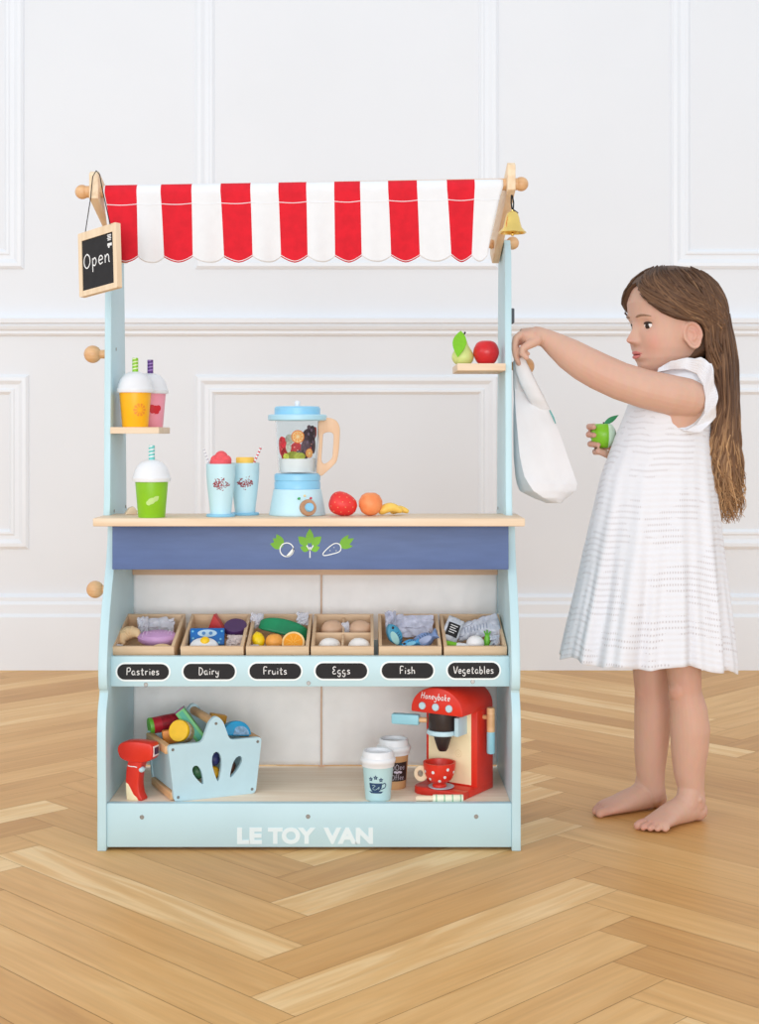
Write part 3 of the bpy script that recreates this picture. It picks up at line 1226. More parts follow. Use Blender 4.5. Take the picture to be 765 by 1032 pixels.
for u, z, r in ((1.5, 79, 6.6), (14, 62.5, 4.8)):
    t = B()
    wrap(t, [disc_pol(u * k, z * k, r * k, 22)], ip, -90, 0, -.0003)
    o1 = obj('printed_orange_slice', t, mat('orange_rind_print', (244, 128, 10), .5), jug)
    t = B()
    wrap(t, [disc_pol(u * k, z * k, r * .82 * k, 22)], ip, -90, 0, -.0002)
    obj('printed_pith', t, mat('pith_print', (250, 226, 170), .5), o1)
    t = B()
    pol = []
    for q in range(9):
        a = 2 * PI * q / 9
        pol.append([((u + r * .12 * math.cos(a)) * k, (z + r * .12 * math.sin(a)) * k), ((u + r * .74 * math.cos(a - .27)) * k, (z + r * .74 * math.sin(a - .27)) * k), ((u + r * .74 * math.cos(a + .27)) * k, (z + r * .74 * math.sin(a + .27)) * k)])
    wrap(t, pol, ip, -90, 0, -.0001)
    obj('printed_segments', t, mat('segment_print', (252, 150, 12), .5), o1)
t = B()
lathe(t, [(0, 95 * k), (28.5 * k, 95 * k), (29.6 * k, 96 * k), (29.6 * k, 100 * k), (28.6 * k, 101.2 * k), (0, 101.2 * k)], 56)
obj('jug_rim', t, mat('light_blue_paint', (176, 220, 238), .38, var=.02), bl)
t = B()
lathe(t, [(0, 100.5 * k), (22.4 * k, 100.5 * k), (23.1 * k, 101.2 * k), (23.1 * k, 107.5 * k), (21.8 * k, 109.3 * k), (0, 109.6 * k)], 56)
lid = obj('lid', t, PLBLUE, bl)
t = B()
lathe(t, [(0, 109 * k), (2.8 * k, 109 * k), (2.6 * k, 111 * k), (3.1 * k, 113 * k), (2.4 * k, 115 * k), (0, 115.6 * k)], 24)
obj('lid_knob', t, WHITEP, lid)
t = B()
def hb(px, py):            # blender crop pixel -> local x,z
    return ((260 + px / 7.93 - 299.7) * k, (520.4 - 400 - py / 7.93) * k)
outer = [hb(*p) for p in ((548, 176), (590, 182), (630, 205), (652, 250), (655, 300), (648, 420), (636, 500), (615, 545), (525, 630), (505, 640), (478, 628), (470, 595), (478, 480), (488, 380), (484, 290), (480, 230), (500, 200))]
hole = [hb(*p) for p in ((520, 310), (540, 296), (575, 292), (600, 306), (605, 340), (598, 460), (590, 500), (560, 530), (530, 545), (512, 530), (508, 490), (514, 400))]
prism(t, smooth_pts(outer + [outer[0]], 3)[:-1], [smooth_pts(hole + [hole[0]], 3)[:-1]], .016, 0, R('Z', 0) @ T(0, -.008, 0), .0012)
obj('handle', t, wood('jug_handle_wood', (228, 192, 158), (218, 178, 142), 2), bl)
md = Matrix.Translation((12 * k, -26.5 * k, 8.8 * k)) @ R('Z', 24) @ R('X', 90 - 9)
t = B()
lathe(t, [(0, -3 * k), (8.2 * k, -3 * k), (8.2 * k, 1.5 * k), (7.6 * k, 2.3 * k), (0, 2.3 * k)], 32, 0, md)
dial = obj('dial', t, mat('dial_wood', (198, 152, 116), .5, rgb2=(180, 132, 98), scale=40), bl)
t = B()
lathe(t, [(0, 2 * k), (4.5 * k, 2 * k), (4.3 * k, 5 * k), (3.6 * k, 6 * k), (0, 6 * k)], 24, 0, md)
obj('dial_knob', t, PLBLUE, dial)
for ax, ay, cc in ((-8.2, 9.5, (60, 170, 90)), (-2.2, 12.0, (240, 214, 160)), (4.2, 9.5, (200, 44, 70))):
    t = B()
    lathe(t, [(0, -2 * k), (1.3 * k, -2 * k), (1.2 * k, .4 * k), (0, .6 * k)], 12, 0, md @ T(ax * k, ay * k, -1.6 * k))
    obj('setting_dot', t, mat('dot_%d' % cc[0], cc, .5), base)

# ------------------------------------------------------------------ fruit on the counter
def fruit_surface(bm, prof, seg=36, lump=0.0, seed=0, M=None):
    t = B()
    lathe(t, prof, seg)
    if lump:
        for v in t.verts:
            v.co += v.co.normalized() * lump * mnoise.noise(v.co * 60 + Vector((seed, 0, 0)))
    return merge(bm, t, M)


kf = 2.57 / F
SB = mat('strawberry_red', (232, 50, 46), .45, var=.05, scale=30)
t0 = thing('toy_strawberry', 'big wooden strawberry with pale seed dots on the counter beside the blender', 'toy strawberry', (P(347, 0, 2.57).x, .07, ZC))
t = B()
Ms = T(-.001, 0, 11.6 * kf) @ R('Y', -72)
sp_ = [(0, -13.5 * kf), (3.5 * kf, -13.2 * kf), (8 * kf, -10 * kf), (11 * kf, -4 * kf), (12 * kf, 2 * kf), (11.6 * kf, 7 * kf), (9.5 * kf, 11.5 * kf), (5 * kf, 14.5 * kf), (0, 15 * kf)]
lathe(t, smooth_pts(sp_, 3), 36, 0, Ms)
body = obj('berry', t, SB, t0)
t = B()
spp = smooth_pts(sp_, 3)
for q in range(44):
    z = -11 * kf + 24 * kf * (q + .5) / 44
    a = q * 2.4
    r = prof_r(spp, z)
    ell(t, (r * math.cos(a), r * math.sin(a), z), (.0009, .0009, .0009), 0, None, 8, 6)
for v in t.verts:
    v.co = Ms @ v.co
sd = obj('seed_dots', t, mat('seed_yellow', (250, 176, 120), .5), body)
sd['kind'] = 'stuff'
t = B()
rp = 12.1 * kf
fruit_surface(t, [(0, -rp), (rp * .4, -rp * .93), (rp * .75, -rp * .68), (rp * .98, -rp * .2), (rp * .99, rp * .25), (rp * .75, rp * .7), (rp * .4, rp * .92), (rp * .1, rp * .93), (0, rp * .9)])
for f in t.faces:
    pass
solo('toy_peach', t, mat('peach_orange', (243, 150, 92), .5, var=.05, scale=60, rgb2=(238, 134, 76)), 'round peach-orange wooden fruit between the strawberry and the banana pieces', 'toy peach', (P(373.5, 0, 2.575).x, .075, ZC + rp))
for q, (px, d, ln, rz, hgt, lab) in enumerate(((394, 2.585, 18, 8, 5.1, 'thick pale yellow banana chunk lying nearest the peach'), (403, 2.60, 14, -14, 4.4, 'small yellow banana end piece at the right of the counter fruit'))):
    t = B()
    pts = []
    rr = []
    for s in range(9):
        f = s / 8
        pts.append(((f - .5) * ln * kf, 0, 3 * kf * math.sin(PI * f) * (1 if q == 0 else .6)))
        rr.append(hgt * kf * (.62 + .38 * math.sin(PI * min(1, .25 + f * .75))) * (1 if q == 0 else .9))
    capsule(t, pts, rr, 7)
    ob = solo('toy_banana_piece', t, mat('banana_yellow', (250, 206, 96), .5, var=.05, scale=50), lab, 'toy banana', (P(px, 0, d).x, d - 2.5, ZC + (5.2 if q == 0 else 4.1) * kf), None, (0, 0, rz), 60)

# ------------------------------------------------------------------ pear and apple on the right shelf
ZF = .869
kp = 2.66 / F
t0 = thing('toy_pear', 'pale green wooden pear with a bright felt leaf on the small right shelf', 'toy pear', (P(466.5, 0, 2.66).x, .16, ZF))
t = B()
pp = smooth_pts([(0, .6 * kp), (4 * kp, 0), (8.5 * kp, 2 * kp), (11 * kp, 6.5 * kp), (10.6 * kp, 11 * kp), (8 * kp, 16 * kp), (5.6 * kp, 20 * kp), (4.2 * kp, 24 * kp), (2.6 * kp, 26.6 * kp), (0, 27 * kp)], 3)
lathe(t, pp, 36)
obj('pear_body', t, mat('pear_green', (214, 226, 140), .45, var=.04, scale=30), t0)
t = B()
tube(t, [(0, 0, 26 * kp), (.6 * kp, 0, 30 * kp), (2.6 * kp, 0, 33.5 * kp)], [.9 * kp, .8 * kp, .9 * kp], 8)
obj('stem', t, CORD, t0)
t = B()
lf = leafp(0, 0, 27 * kp, 14 * kp, -98, 12)
prism(t, lf, [], .002, 0, T(-2.5 * kp, -9.8 * kp, 34 * kp) @ R('X', -8) @ R('Z', -14))
obj('leaf', t, mat('felt_green', (126, 198, 40), .8, var=.04, scale=200), t0)
t = B()
ra = 13 * kp
lathe(t, smooth_pts([(0, -ra * .88), (ra * .3, -ra * .95), (ra * .7, -ra * .75), (ra * .97, -ra * .2), (ra * .98, ra * .25), (ra * .74, ra * .74), (ra * .38, ra * .92), (ra * .14, ra * .86), (0, ra * .8)], 3), 40)
solo('toy_apple', t, mat('apple_red', (222, 40, 44), .32, var=.06, scale=20, rgb2=(206, 34, 40)), 'shiny red wooden apple on the small right shelf', 'toy apple', (P(490, 0, 2.655).x, .155, ZF + ra * .95))

# ------------------------------------------------------------------ crates on the rail shelf
CT = math.radians(13.5)
CO_Y, CO_Z = .062, .353
CWd, CLn, CHt, CTh = .1145, .168, .052, .006
CPX = [143.5, 213.5, 279.5, 345, 413.5, 479.3]
KINDS = [('pastries', 'Pastries'), ('dairy toys', 'Dairy'), ('fruit', 'Fruits'), ('eggs', 'Eggs'), ('fish', 'Fish'), ('vegetables', 'Vegetables')]
CM = []
for i, px in enumerate(CPX):
    X = P(px, 0, 2.562).x
    M = Matrix.Translation((X, CO_Y, CO_Z)) @ Matrix.Rotation(CT, 4, 'X')     # local: x across, y back, z up from the rim
    CM.append(M)
    c = thing('wooden_crate', 'open beech crate of %s above the %s label' % KINDS[i], 'crate', M @ Vector((0, 0, -CHt)), 0, 'beech crates on the label rail', (CT, 0, 0))
    dz = T(0, 0, CHt)
    hw = CWd / 2
    t = B()
    box(t, -hw, hw, 0, CTh, -CHt, 0, .0007)
    obj('front_wall', t, CRATE, c, dz)
    t = B()
    box(t, -hw, hw, CLn - CTh, CLn, -CHt, 0, .0007)
    obj('rear_wall', t, CRATE, c, dz)
    for s in (-1, 1):
        t = B()
        a, b = sorted((s * hw, s * (hw - CTh)))
        box(t, a, b, CTh, CLn - CTh, -CHt, 0, .0007)
        obj('side_wall', t, wood('crate_wood_side', (226, 196, 160), (210, 176, 138), 1), c, dz)
    t = B()
    box(t, -hw + CTh, hw - CTh, CTh, CLn - CTh, -CHt, -CHt + .004)
    obj('bottom', t, CRATE, c, dz)
    if i == 3:
        t = B()
        box(t, -hw + CTh, hw - CTh, CLn * .46, CLn * .46 + .004, -CHt + .004, -.004, .0005)
        box(t, -.002, .002, CTh, CLn - CTh, -CHt + .004, -.005, .0005)
        obj('divider', t, CRATE, c, dz)


def ci(i, px, v, h):
    """a point in crate i: across at pixel column px, v back from the rim front, h above the rim"""
    y = CO_Y + v * math.cos(CT) - h * math.sin(CT)
    X = P(px, 0, y + 2.5).x
    z = CO_Z + v * math.sin(CT) + h * math.cos(CT)
    return Vector((X, y, z))


kc = 2.63 / F


def crumple(name, label, cat, c, sx, sz, rotz=0, rotx=60, seed=0, m=None, group=None, extra=None):
    """a crinkled wrapper"""
    t = B()

    def fn(u, v):
        x = (u - .5) * sx
        z = (v - .5) * sz
        puff = math.sin(PI * u) ** .6 * math.sin(PI * v) ** .6
        n = mnoise.noise(Vector((u * 5 + seed, v * 5, seed))) * .006 + mnoise.noise(Vector((u * 11, v * 11 + seed, 2))) * .0016
        return Vector((x + n * .6, -puff * .006 + n, z + .8 * n))

    def fb(u, v):
        p = fn(u, v)
        puff = math.sin(PI * u) ** .6 * math.sin(PI * v) ** .6
        return Vector((p.x, p.y + puff * .012 + .0006, p.z))
    grid(t, fn, 26, 20)
    grid(t, fb, 26, 20)
    bmesh.ops.remove_doubles(t, verts=t.verts, dist=.0003)
    bmesh.ops.recalc_face_normals(t, faces=t.faces)
    o = solo(name, t, m or PLASTIC, label, cat, c, group, (rotx - 90, 0, rotz), 50)
    return o


# pastries
def bent(bm, r, ra, rad, a0=20, a1=160, n=13, M=None, seg=10):
    pts, rr = [], []
    for k in range(n):
        f = k / (n - 1)
        a = math.radians(a0 + (a1 - a0) * f)
        pts.append((r * math.cos(a), 0, r * math.sin(a)))
        rr.append(ra + (rad - ra) * math.sin(PI * f) ** .8 * (1 + .10 * math.cos(f * 40)))
    return capsule(bm, pts, rr, seg, 0, M)


def seat(o, c, rot=(0, 0, 0)):
    o.location = c
    o.rotation_euler = [math.radians(a) for a in rot]
    return o


t = B()
bent(t, .0155, .005, .0125, 30, 230, 17, R('X', -52))
solo('toy_croissant', t, mat('croissant', (240, 206, 160), .6, var=.06, scale=50), 'golden croissant lying in the pastries crate', 'toy pastry', ci(0, 131, .066, -.010), None, (0, 0, -15))
t0 = thing('toy_eclair', 'lilac ridged eclair in the pastries crate', 'toy pastry', ci(0, 159, .068, -.010), 6)
t = B()
lathe(t, [(0, -.010), (.024, -.010), (.030, -.004), (.031, .002), (.027, .008), (.015, .0125), (0, .0135)], 36, 0, R('X', 12) @ Matrix.Diagonal((1.22, .72, 1, 1)))
obj('icing', t, mat('lilac_paint', (205, 160, 208), .5, var=.04, scale=60), t0)
for k in range(9):
    x = -.026 + .0065 * k
    t = B()
    hh = .72 * math.sqrt(max(0.05, 1 - (x / .038) ** 2))
    tube(t, [(x - .002, -.026 * hh, .003), (x, -.010 * hh, .0115), (x + .003, .012 * hh, .012)], .0010, 6)
    obj('drizzle', t, mat('lilac_light', (226, 192, 226), .5), t0)
t = B()
ell(t, (0, 0, 0), (.0175, .011, .006))
solo('toy_biscuit', t, mat('biscuit', (244, 212, 160), .6, var=.05), 'flat pale biscuit at the front of the pastries crate', 'toy pastry', ci(0, 163, .026, -.012), None, (13, 0, 5))
crumple('clear_wrapper', 'clear crinkled wrapper at the back of the pastries crate', 'wrapper', ci(0, 158, .128, -.011), .066, .034, 0, 74, 1)
crumple('clear_wrapper', 'small twisted clear wrapper standing above the croissant', 'wrapper', ci(0, 144, .112, -.002), .02, .03, 20, 80, 4)
crumple('clear_wrapper', 'scrap of clear wrapper in the front left corner of the pastries crate', 'wrapper', ci(0, 119, .022, -.010), .018, .014, 0, 40, 8)

# dairy
t0 = thing('toy_milk_carton', 'blue printed carton lying in the dairy crate', 'toy carton', ci(1, 209, .075, -.013), 3, None, (math.radians(-32), 0, math.radians(4)))
t = B()
box(t, -.032, .032, -.008, .014, -.017, .017, .0015)
cb_ = obj('carton_box', t, mat('carton_blue', (34, 112, 190), .4, var=.05), t0)
t = B()
flat(t, oval(0, .006, .018, .0075, 24), 0, T(0, -.0083, 0))
obj('oval_print', t, mat('carton_pale', (190, 218, 236), .5), cb_)
t = B()
for x in (-.0065, .0065):
    flat(t, oval(x, .006, .0035, .0035, 12), 0, T(0, -.0086, 0))
obj('round_print', t, mat('carton_mid', (88, 140, 196), .5), cb_)
for x, z in ((-.026, -.004), (-.022, -.012), (.025, -.006), (.022, -.013), (-.027, .010), (.027, .010)):
    t = B()
    flat(t, oval(x, z, .0022, .0022, 10), 0, T(0, -.0083, 0))
    obj('dot_print', t, mat('carton_sky', (120, 196, 230), .5), cb_)
t = B()
prism(t, [(-.017, 0), (.020, 0), (-.003, .034)], [], .018, 0, None, .0012)
solo('toy_cheese_wedge', t, mat('cheese_wax_red', (200, 44, 44), .45, var=.05), 'red waxed cheese wedge poking out of the dairy crate', 'toy cheese', ci(1, 217, .118, -.018), None, (0, 0, -12))
t = B()
lathe(t, [(0, -.007), (.020, -.007), (.0212, -.006), (.0212, .006), (.020, .007), (0, .007)], 36, 0, R('X', 28))
solo('toy_cheese_round', t, mat('plum_purple', (78, 46, 98), .45, var=.05), 'dark purple round cheese leaning in the dairy crate', 'toy cheese', ci(1, 237.5, .104, -.004), None, (0, 0, 0))
t0 = thing('toy_fried_egg', 'white fried egg with yellow yolk at the front of the dairy crate', 'toy egg', ci(1, 205.5, .028, -.010), 0, None, (CT + math.radians(25), 0, 0))
t = B()
lathe(t, [(0, -.004), (.022, -.004), (.0245, -.001), (.022, .004), (.012, .008), (0, .009)], 32, 0, Matrix.Diagonal((1.1, .8, 1, 1)))
obj('egg_white', t, WHITEP, t0)
t = B()
ell(t, (.002, .006, .008), (.0085, .0085, .006))
obj('yolk', t, mat('yolk_yellow', (252, 206, 30), .4), t0)
crumple('beige_packet', 'crumpled beige printed packet in the right of the dairy crate', 'packet', ci(1, 238, .055, -.012), .036, .026, -8, 60, 12, mat('packet_beige', (214, 200, 198), .4, var=.15, scale=160))

# fruits
t0 = thing('toy_melon_slice', 'curved green melon rind lying across the fruits crate', 'toy fruit', ci(2, 287, .108, -.008), 0, None, (math.radians(-28), math.radians(14), 0))
t = B()


def rind(u, v):
    a = math.radians(200 + 140 * u)
    r = .052
    x = r * math.cos(a)
    y = r * math.sin(a) * .55 + .022
    return Vector((x * .92, y, (v - .5) * .030 * (math.sin(PI * (.08 + .84 * u)) ** .5)))


def rind_in(u, v):
    p = rind(u, v)
    return Vector((p.x * .93, p.y + .0045, p.z))


grid(t, rind, 32, 6)
obj('rind', t, mat('melon_green', (30, 150, 100), .4, var=.06, scale=20, rgb2=(20, 128, 84)), t0, None, 60).modifiers.new('thickness', 'SOLIDIFY').thickness = -.005
t = B()
prof_m = [(rind(u / 20, .5).x * .93, rind(u / 20, .5).y + .005) for u in range(21)]
prism(t, prof_m, [], .012, 0, Matrix(((1, 0, 0, 0), (0, 0, 1, 0), (0, 1, 0, -.006), (0, 0, 0, 1))))
obj('flesh', t, mat('melon_flesh', (214, 236, 200), .5), t0)
t = B()
lathe(t, smooth_pts([(0, -.019), (.003, -.016), (.009, -.010), (.0118, 0), (.009, .010), (.003, .016), (0, .019)], 3), 24, 0, R('X', -35) @ R('Y', -14))
solo('toy_lemon', t, mat('lemon_yellow', (250, 214, 12), .4, var=.03), 'yellow lemon at the left of the fruits crate', 'toy fruit', ci(2, 260.5, .055, -.009))
t = B()
rr_ = .0168
lathe(t, smooth_pts([(0, -rr_), (rr_ * .6, -rr_ * .8), (rr_, 0), (rr_ * .7, rr_ * .72), (rr_ * .2, rr_ * .9), (0, rr_ * .82)], 3), 30)
solo('toy_apricot', t, mat('apricot', (246, 170, 76), .5, var=.05, scale=60), 'round apricot between the lemon and the cut orange', 'toy fruit', ci(2, 276.5, .052, -.012))
t0 = thing('toy_orange_half', 'halved orange with white rim in the fruits crate', 'toy fruit', ci(2, 295.5, .045, -.010), 0, None, (math.radians(58), math.radians(-18), math.radians(8)))
OR = .0215
t = B()
lathe(t, [(0, -.012), (.010, -.0105), (.018, -.005), (OR, 0), (OR * .985, .0012), (0, .0012)], 36)
obj('peel', t, mat('orange_peel', (248, 214, 150), .5), t0)
t = B()
lathe(t, [(0, .001), (OR * .83, .001), (OR * .8, .0022), (0, .0022)], 36)
pu = obj('pulp', t, mat('orange_pulp', (246, 160, 22), .4, var=.04, scale=200), t0)
for q in range(8):
    a = 2 * PI * q / 8
    t = B()
    tube(t, [(OR * .1 * math.cos(a), OR * .1 * math.sin(a), .0022), (OR * .72 * math.cos(a), OR * .72 * math.sin(a), .0022)], .0004, 6)
    obj('membrane', t, mat('membrane_cream', (252, 204, 100), .5), pu)
crumple('clear_wrapper', 'clear wrapper sticking up at the back left of the fruits crate', 'wrapper', ci(2, 259, .135, -.002), .024, .028, 0, 80, 21)
crumple('clear_wrapper', 'clear wrapper scrap at the back right of the fruits crate', 'wrapper', ci(2, 305, .140, .000), .022, .024, 0, 80, 25)
crumple('clear_wrapper', 'white wrapper scrap in front of the lemon', 'wrapper', ci(2, 256, .024, -.012), .016, .014, 0, 50, 29)

# eggs
ep = smooth_pts([(0, -.021), (.008, -.019), (.0155, -.011), (.0178, -.001), (.0150, .011), (.008, .020), (0, .0235)], 3)
EB = mat('brown_egg', (216, 178, 148), .5, var=.04, scale=40)
EW = mat('white_egg', (246, 243, 240), .5, var=.015, scale=40)
for px, v, h, m_, lab, rz in ((334.5, .118, -.013, EB, 'brown egg in the back left pocket of the egg crate', 12), (362.5, .118, -.013, EB, 'brown egg in the back right pocket of the egg crate', -10), (331.5, .041, -.018, EW, 'white egg in the front left pocket of the egg crate', 20), (361.5, .041, -.018, EW, 'white egg in the front right pocket of the egg crate', -25)):
    t = B()
    lathe(t, ep, 30, 0, R('Z', rz) @ R('Y', 78))
    t.normal_update()
    o_ = solo('toy_egg', t, m_, lab, 'toy egg', ci(3, px, v, h), 'wooden eggs in the divided crate', (0, 0, 0))
crumple('clear_wrapper', 'folded white tissue between the brown eggs', 'wrapper', ci(3, 348.5, .112, -.010), .014, .026, 0, 80, 33)


# fish
def fish(name, label, c, L_, m1, m2, rot):
    t0 = thing(name, label, 'toy fish', c, 0, None, [math.radians(a) for a in rot])
    t = B()
    o = [(-.5, .02), (-.42, .13), (-.25, .23), (0, .26), (.2, .18), (.32, .07), (.5, .22), (.46, 0), (.5, -.2), (.32, -.06), (.2, -.16), (0, -.24), (-.25, -.2), (-.42, -.1)]
    prism(t, [(x * L_, z * L_) for x, z in smooth_pts(o + [o[0]], 2)[:-1]], [], .012, 0, T(0, -.006, 0), .0015)
    b_ = obj('body', t, m1, t0)
    t = B()
    prism(t, [(x * L_, z * L_) for x, z in oval(0.02, -.07, .26, .13, 18)], [], .0012, 0, T(0, -.0070, 0))
    obj('belly', t, m2, b_)
    t = B()
    for q in range(5):
        seg_quads(t, [((-.1 + .09 * q) * L_, .17 * L_), ((-.08 + .09 * q) * L_, .05 * L_)], .0012, 0, T(0, -.0064, 0))
    st_ = obj('scale_marks', t, NAVY, b_)
    t = B()
    ell(t, (-.33 * L_, -.006, .05 * L_), (.0026, .001, .0026), 0, None, 12, 8)
    obj('eye', t, BLK, t0)


fish('toy_fish', 'teal fish with dark stripes standing at the left of the fish crate', ci(4, 398, .060, -.004), .052, mat('fish_teal', (60, 150, 186), .4, var=.15, scale=80), mat('fish_belly', (170, 218, 214), .4), (-12, 62, 10))
fish('toy_fish', 'grey-blue fish lying at the right of the fish crate', ci(4, 428, .050, -.008), .056, mat('fish_slate', (126, 150, 196), .4, var=.15, scale=80), mat('fish_belly_grey', (176, 188, 220), .4), (-40, -28, -8))
fish('toy_fish', 'small bright blue fish at the front of the fish crate', ci(4, 414, .032, -.009), .034, mat('fish_blue', (70, 160, 214), .4), mat('fish_belly_sky', (130, 200, 230), .4), (-45, -15, 5))
crumple('clear_wrapper', 'large crinkled clear bag behind the fish', 'wrapper', ci(4, 418, .118, -.006), .070, .042, -4, 72, 41, mat('fish_bag', (214, 216, 236), .25, var=.14, scale=70, alpha=.9))
crumple('clear_wrapper', 'twisted clear bag top in the back left of the fish crate', 'wrapper', ci(4, 394, .120, .002), .022, .040, 15, 80, 45, MATS['fish_bag'])

# vegetables
t0 = thing('seed_packet', 'silver packet with a black label at the left of the vegetables crate', 'packet', ci(5, 456, .088, -.002), 0, None, (math.radians(-22), math.radians(22), 0))
t = B()


def pk(u, v):
    x, z = (u - .5) * .030, (v - .5) * .046
    n = .002 * mnoise.noise(Vector((u * 6, v * 6, 3)))
    return Vector((x, -.004 * math.sin(PI * u) * math.sin(PI * v) + n, z))


grid(t, pk, 16, 20)
bg_ = obj('foil', t, mat('packet_silver', (206, 210, 220), .3, var=.12, scale=120), t0, None, 60)
bg_.modifiers.new('thickness', 'SOLIDIFY').thickness = -.003
t = B()


def pk2(u, v):
    p = pk(.12 + .76 * u, .2 + .55 * v)
    return Vector((p.x, p.y - .0006, p.z))


grid(t, pk2, 10, 12)
lb_ = obj('label_patch', t, BLACK, bg_, T(0, -.0042, 0), 60)
t = B()
for q in range(4):
    seg_quads(t, [(-.007, .006 - .0045 * q), (.007 - .003 * (q % 2), .006 - .0045 * q)], .0014, 0, T(0, -.0102, 0))
obj('label_lines', t, CHALK, lb_)
t0 = thing('clear_wrapper', 'long clear printed bag across the back of the vegetables crate', 'wrapper', ci(5, 482, .098, -.004), 0, None, (math.radians(-24), math.radians(-14), math.radians(-4)))
t = B()
grid(t, lambda u, v: Vector(((u - .5) * .078, -.008 * math.sin(PI * u) ** .5 * math.sin(PI * v) + .004 * mnoise.noise(Vector((u * 9, v * 6, 6))), (v - .5) * (.026 + .016 * u) + .003 * mnoise.noise(Vector((u * 8, v * 3, 1))))), 36, 16)
bg2 = obj('film', t, mat('veg_bag', (206, 210, 224), .25, var=.12, scale=70), t0, None, 70)
bg2.modifiers.new('thickness', 'SOLIDIFY').thickness = -.004
t = B()
for q in range(8):
    seg_quads(t, [(-.024 + .006 * q, .004), (-.025 + .006 * q, -.007)], .0011, 0, T(0, -.0150, 0))
obj('print_lines', t, mat('grey_print', (120, 132, 158), .5), bg2)
t = B()
ell(t, (0, 0, 0), (.0168, .0165, .0150))
solo('toy_mushroom_cap', t, mat('mushroom_white', (242, 240, 242), .55, var=.02), 'round white mushroom in the middle of the vegetables crate', 'toy vegetable', ci(5, 479, .040, -.010))
t0 = thing('toy_leek', 'white and green spring onion at the left front of the vegetables crate', 'toy vegetable', ci(5, 459, .034, -.011), 0, None, (0, math.radians(8), math.radians(-12)))
t = B()
capsule(t, [(-.016, 0, 0), (.004, 0, 0)], [.0062, .0055], 14)
obj('green_top', t, LEAF, t0)
t = B()
capsule(t, [(.004, 0, 0), (.018, 0, .0)], [.0060, .0068], 14)
obj('white_bulb', t, WHITEP, t0)
t0 = thing('toy_green_pepper', 'small upright green chilli in the vegetables crate', 'toy vegetable', ci(5, 490.5, .048, -.004), 0)
t = B()
capsule(t, [(0, 0, -.014), (.001, 0, .004)], [.0062, .0048], 14)
obj('chilli_body', t, mat('chilli_green', (110, 190, 50), .4, var=.05), t0)
for a in (-35, 0, 40):
    t = B()
    tube(t, [(.001, 0, .004), (.001 + .010 * math.sin(math.radians(a)), 0, .004 + .013 * math.cos(math.radians(a)))], [.0022, .0012], 8)
    obj('stalk', t, mat('stalk_green', (90, 170, 44), .5), t0)
crumple('clear_wrapper', 'crumpled clear wrapper in the right front of the vegetables crate', 'wrapper', ci(5, 499, .045, -.008), .018, .026, 0, 66, 52, MATS['veg_bag'])

# ------------------------------------------------------------------ bottom shelf
ZB = .081
# barcode scanner
sc = thing('toy_scanner', 'red toy barcode scanner standing on its cream grip on the bottom shelf', 'toy scanner', (P(139, 0, 2.55).x, .045, ZB), -20)
ks = 2.545 / F
t = B()
ho = [(-7.5, 43), (8, 42.5), (7.2, 36), (5.5, 28), (4.5, 18), (6, 8), (8.5, 3), (8.5, 0), (-8.5, 0), (-10.2, 8), (-11, 20), (-10, 34)]
prism(t, [(x * ks * .95, z * ks * .93) for x, z in smooth_pts(ho + [ho[0]], 3)[:-1]], [], .022, 0, T(0, -.011, 0), .003)
gr = obj('grip', t, RED, sc)
t = B()
prism(t, [(x * ks, z * ks) for x, z in ((-8.6, -.05), (4.5, -.05), (3, 3), (-1, 6), (-4.5, 12), (-7, 16), (-9.9, 17.5), (-9.4, 8))], [], .0235, 0, T(0, -.01175, 0), .001)
obj('grip_panel', t, CREAM, sc)
t = B()
hd = [(-19, 52), (-18, 57), (-12, 61), (0, 62.5), (14, 62), (20.5, 60), (21, 49), (17, 44), (6, 41), (-8, 41.5), (-16, 45)]
prism(t, [(x * ks, (z - 3) * ks) for x, z in smooth_pts(hd + [hd[0]], 3)[:-1]], [], .030, 0, T(0, -.015, 0), .005)
hdo = obj('head', t, RED, sc)
t = B()
box(t, 20.2 * ks, 21.6 * ks, -.0105, .0105, 45 * ks, 55.5 * ks, .001)
so_ = obj('scan_window', t, mat('window_frame_cream', (240, 224, 224), .4), hdo)
t = B()
box(t, 21.4 * ks, 22.0 * ks, -.0075, .0075, 47 * ks, 54 * ks, .0004)
obj('scan_glass', t, mat('scan_dark', (70, 40, 80), .2), so_)
t = B()
ell(t, (6.6 * ks, -.005, 31 * ks), (3.2 * ks, .007, 3.0 * ks))
obj('trigger', t, MINT2, sc)
t = B()
seg_quads(t, [(x * ks, z * ks) for x, z in ((-7.5, 34.5), (-4, 33.8), (0, 34.0), (3, 33.4))], .0016, 0, T(0, -.0113, 0))
obj('printed_name', t, PRINTW, gr)

# shopping basket
BA = 24.5
bk = thing('toy_shopping_basket', 'mint wooden basket with leaf cut-outs full of toy groceries on the bottom shelf', 'basket', (-.348, .0225, ZB), BA)
Bm = Matrix.Translation((-.348, .0225, ZB)) @ R('Z', BA)


def rounded(poly, r, n=4):
    out = []
    m_ = len(poly)
    for i in range(m_):
        p0, p1, p2 = Vector(poly[i - 1]), Vector(poly[i]), Vector(poly[(i + 1) % m_])
        d0, d1 = (p0 - p1), (p2 - p1)
        q = min(r, d0.length * .45, d1.length * .45)
        a, b = p1 + d0.normalized() * q, p1 + d1.normalized() * q
        for k_ in range(n + 1):
            f = k_ / n
            out.append(tuple((1 - f) ** 2 * a + 2 * f * (1 - f) * p1 + f * f * b))
    return out


panel = rounded([(0, 0), (.154, 0), (.166, .102), (.104, .102), (.091, .138), (.078, .149), (.065, .138), (.052, .102), (-.012, .102)], .008)


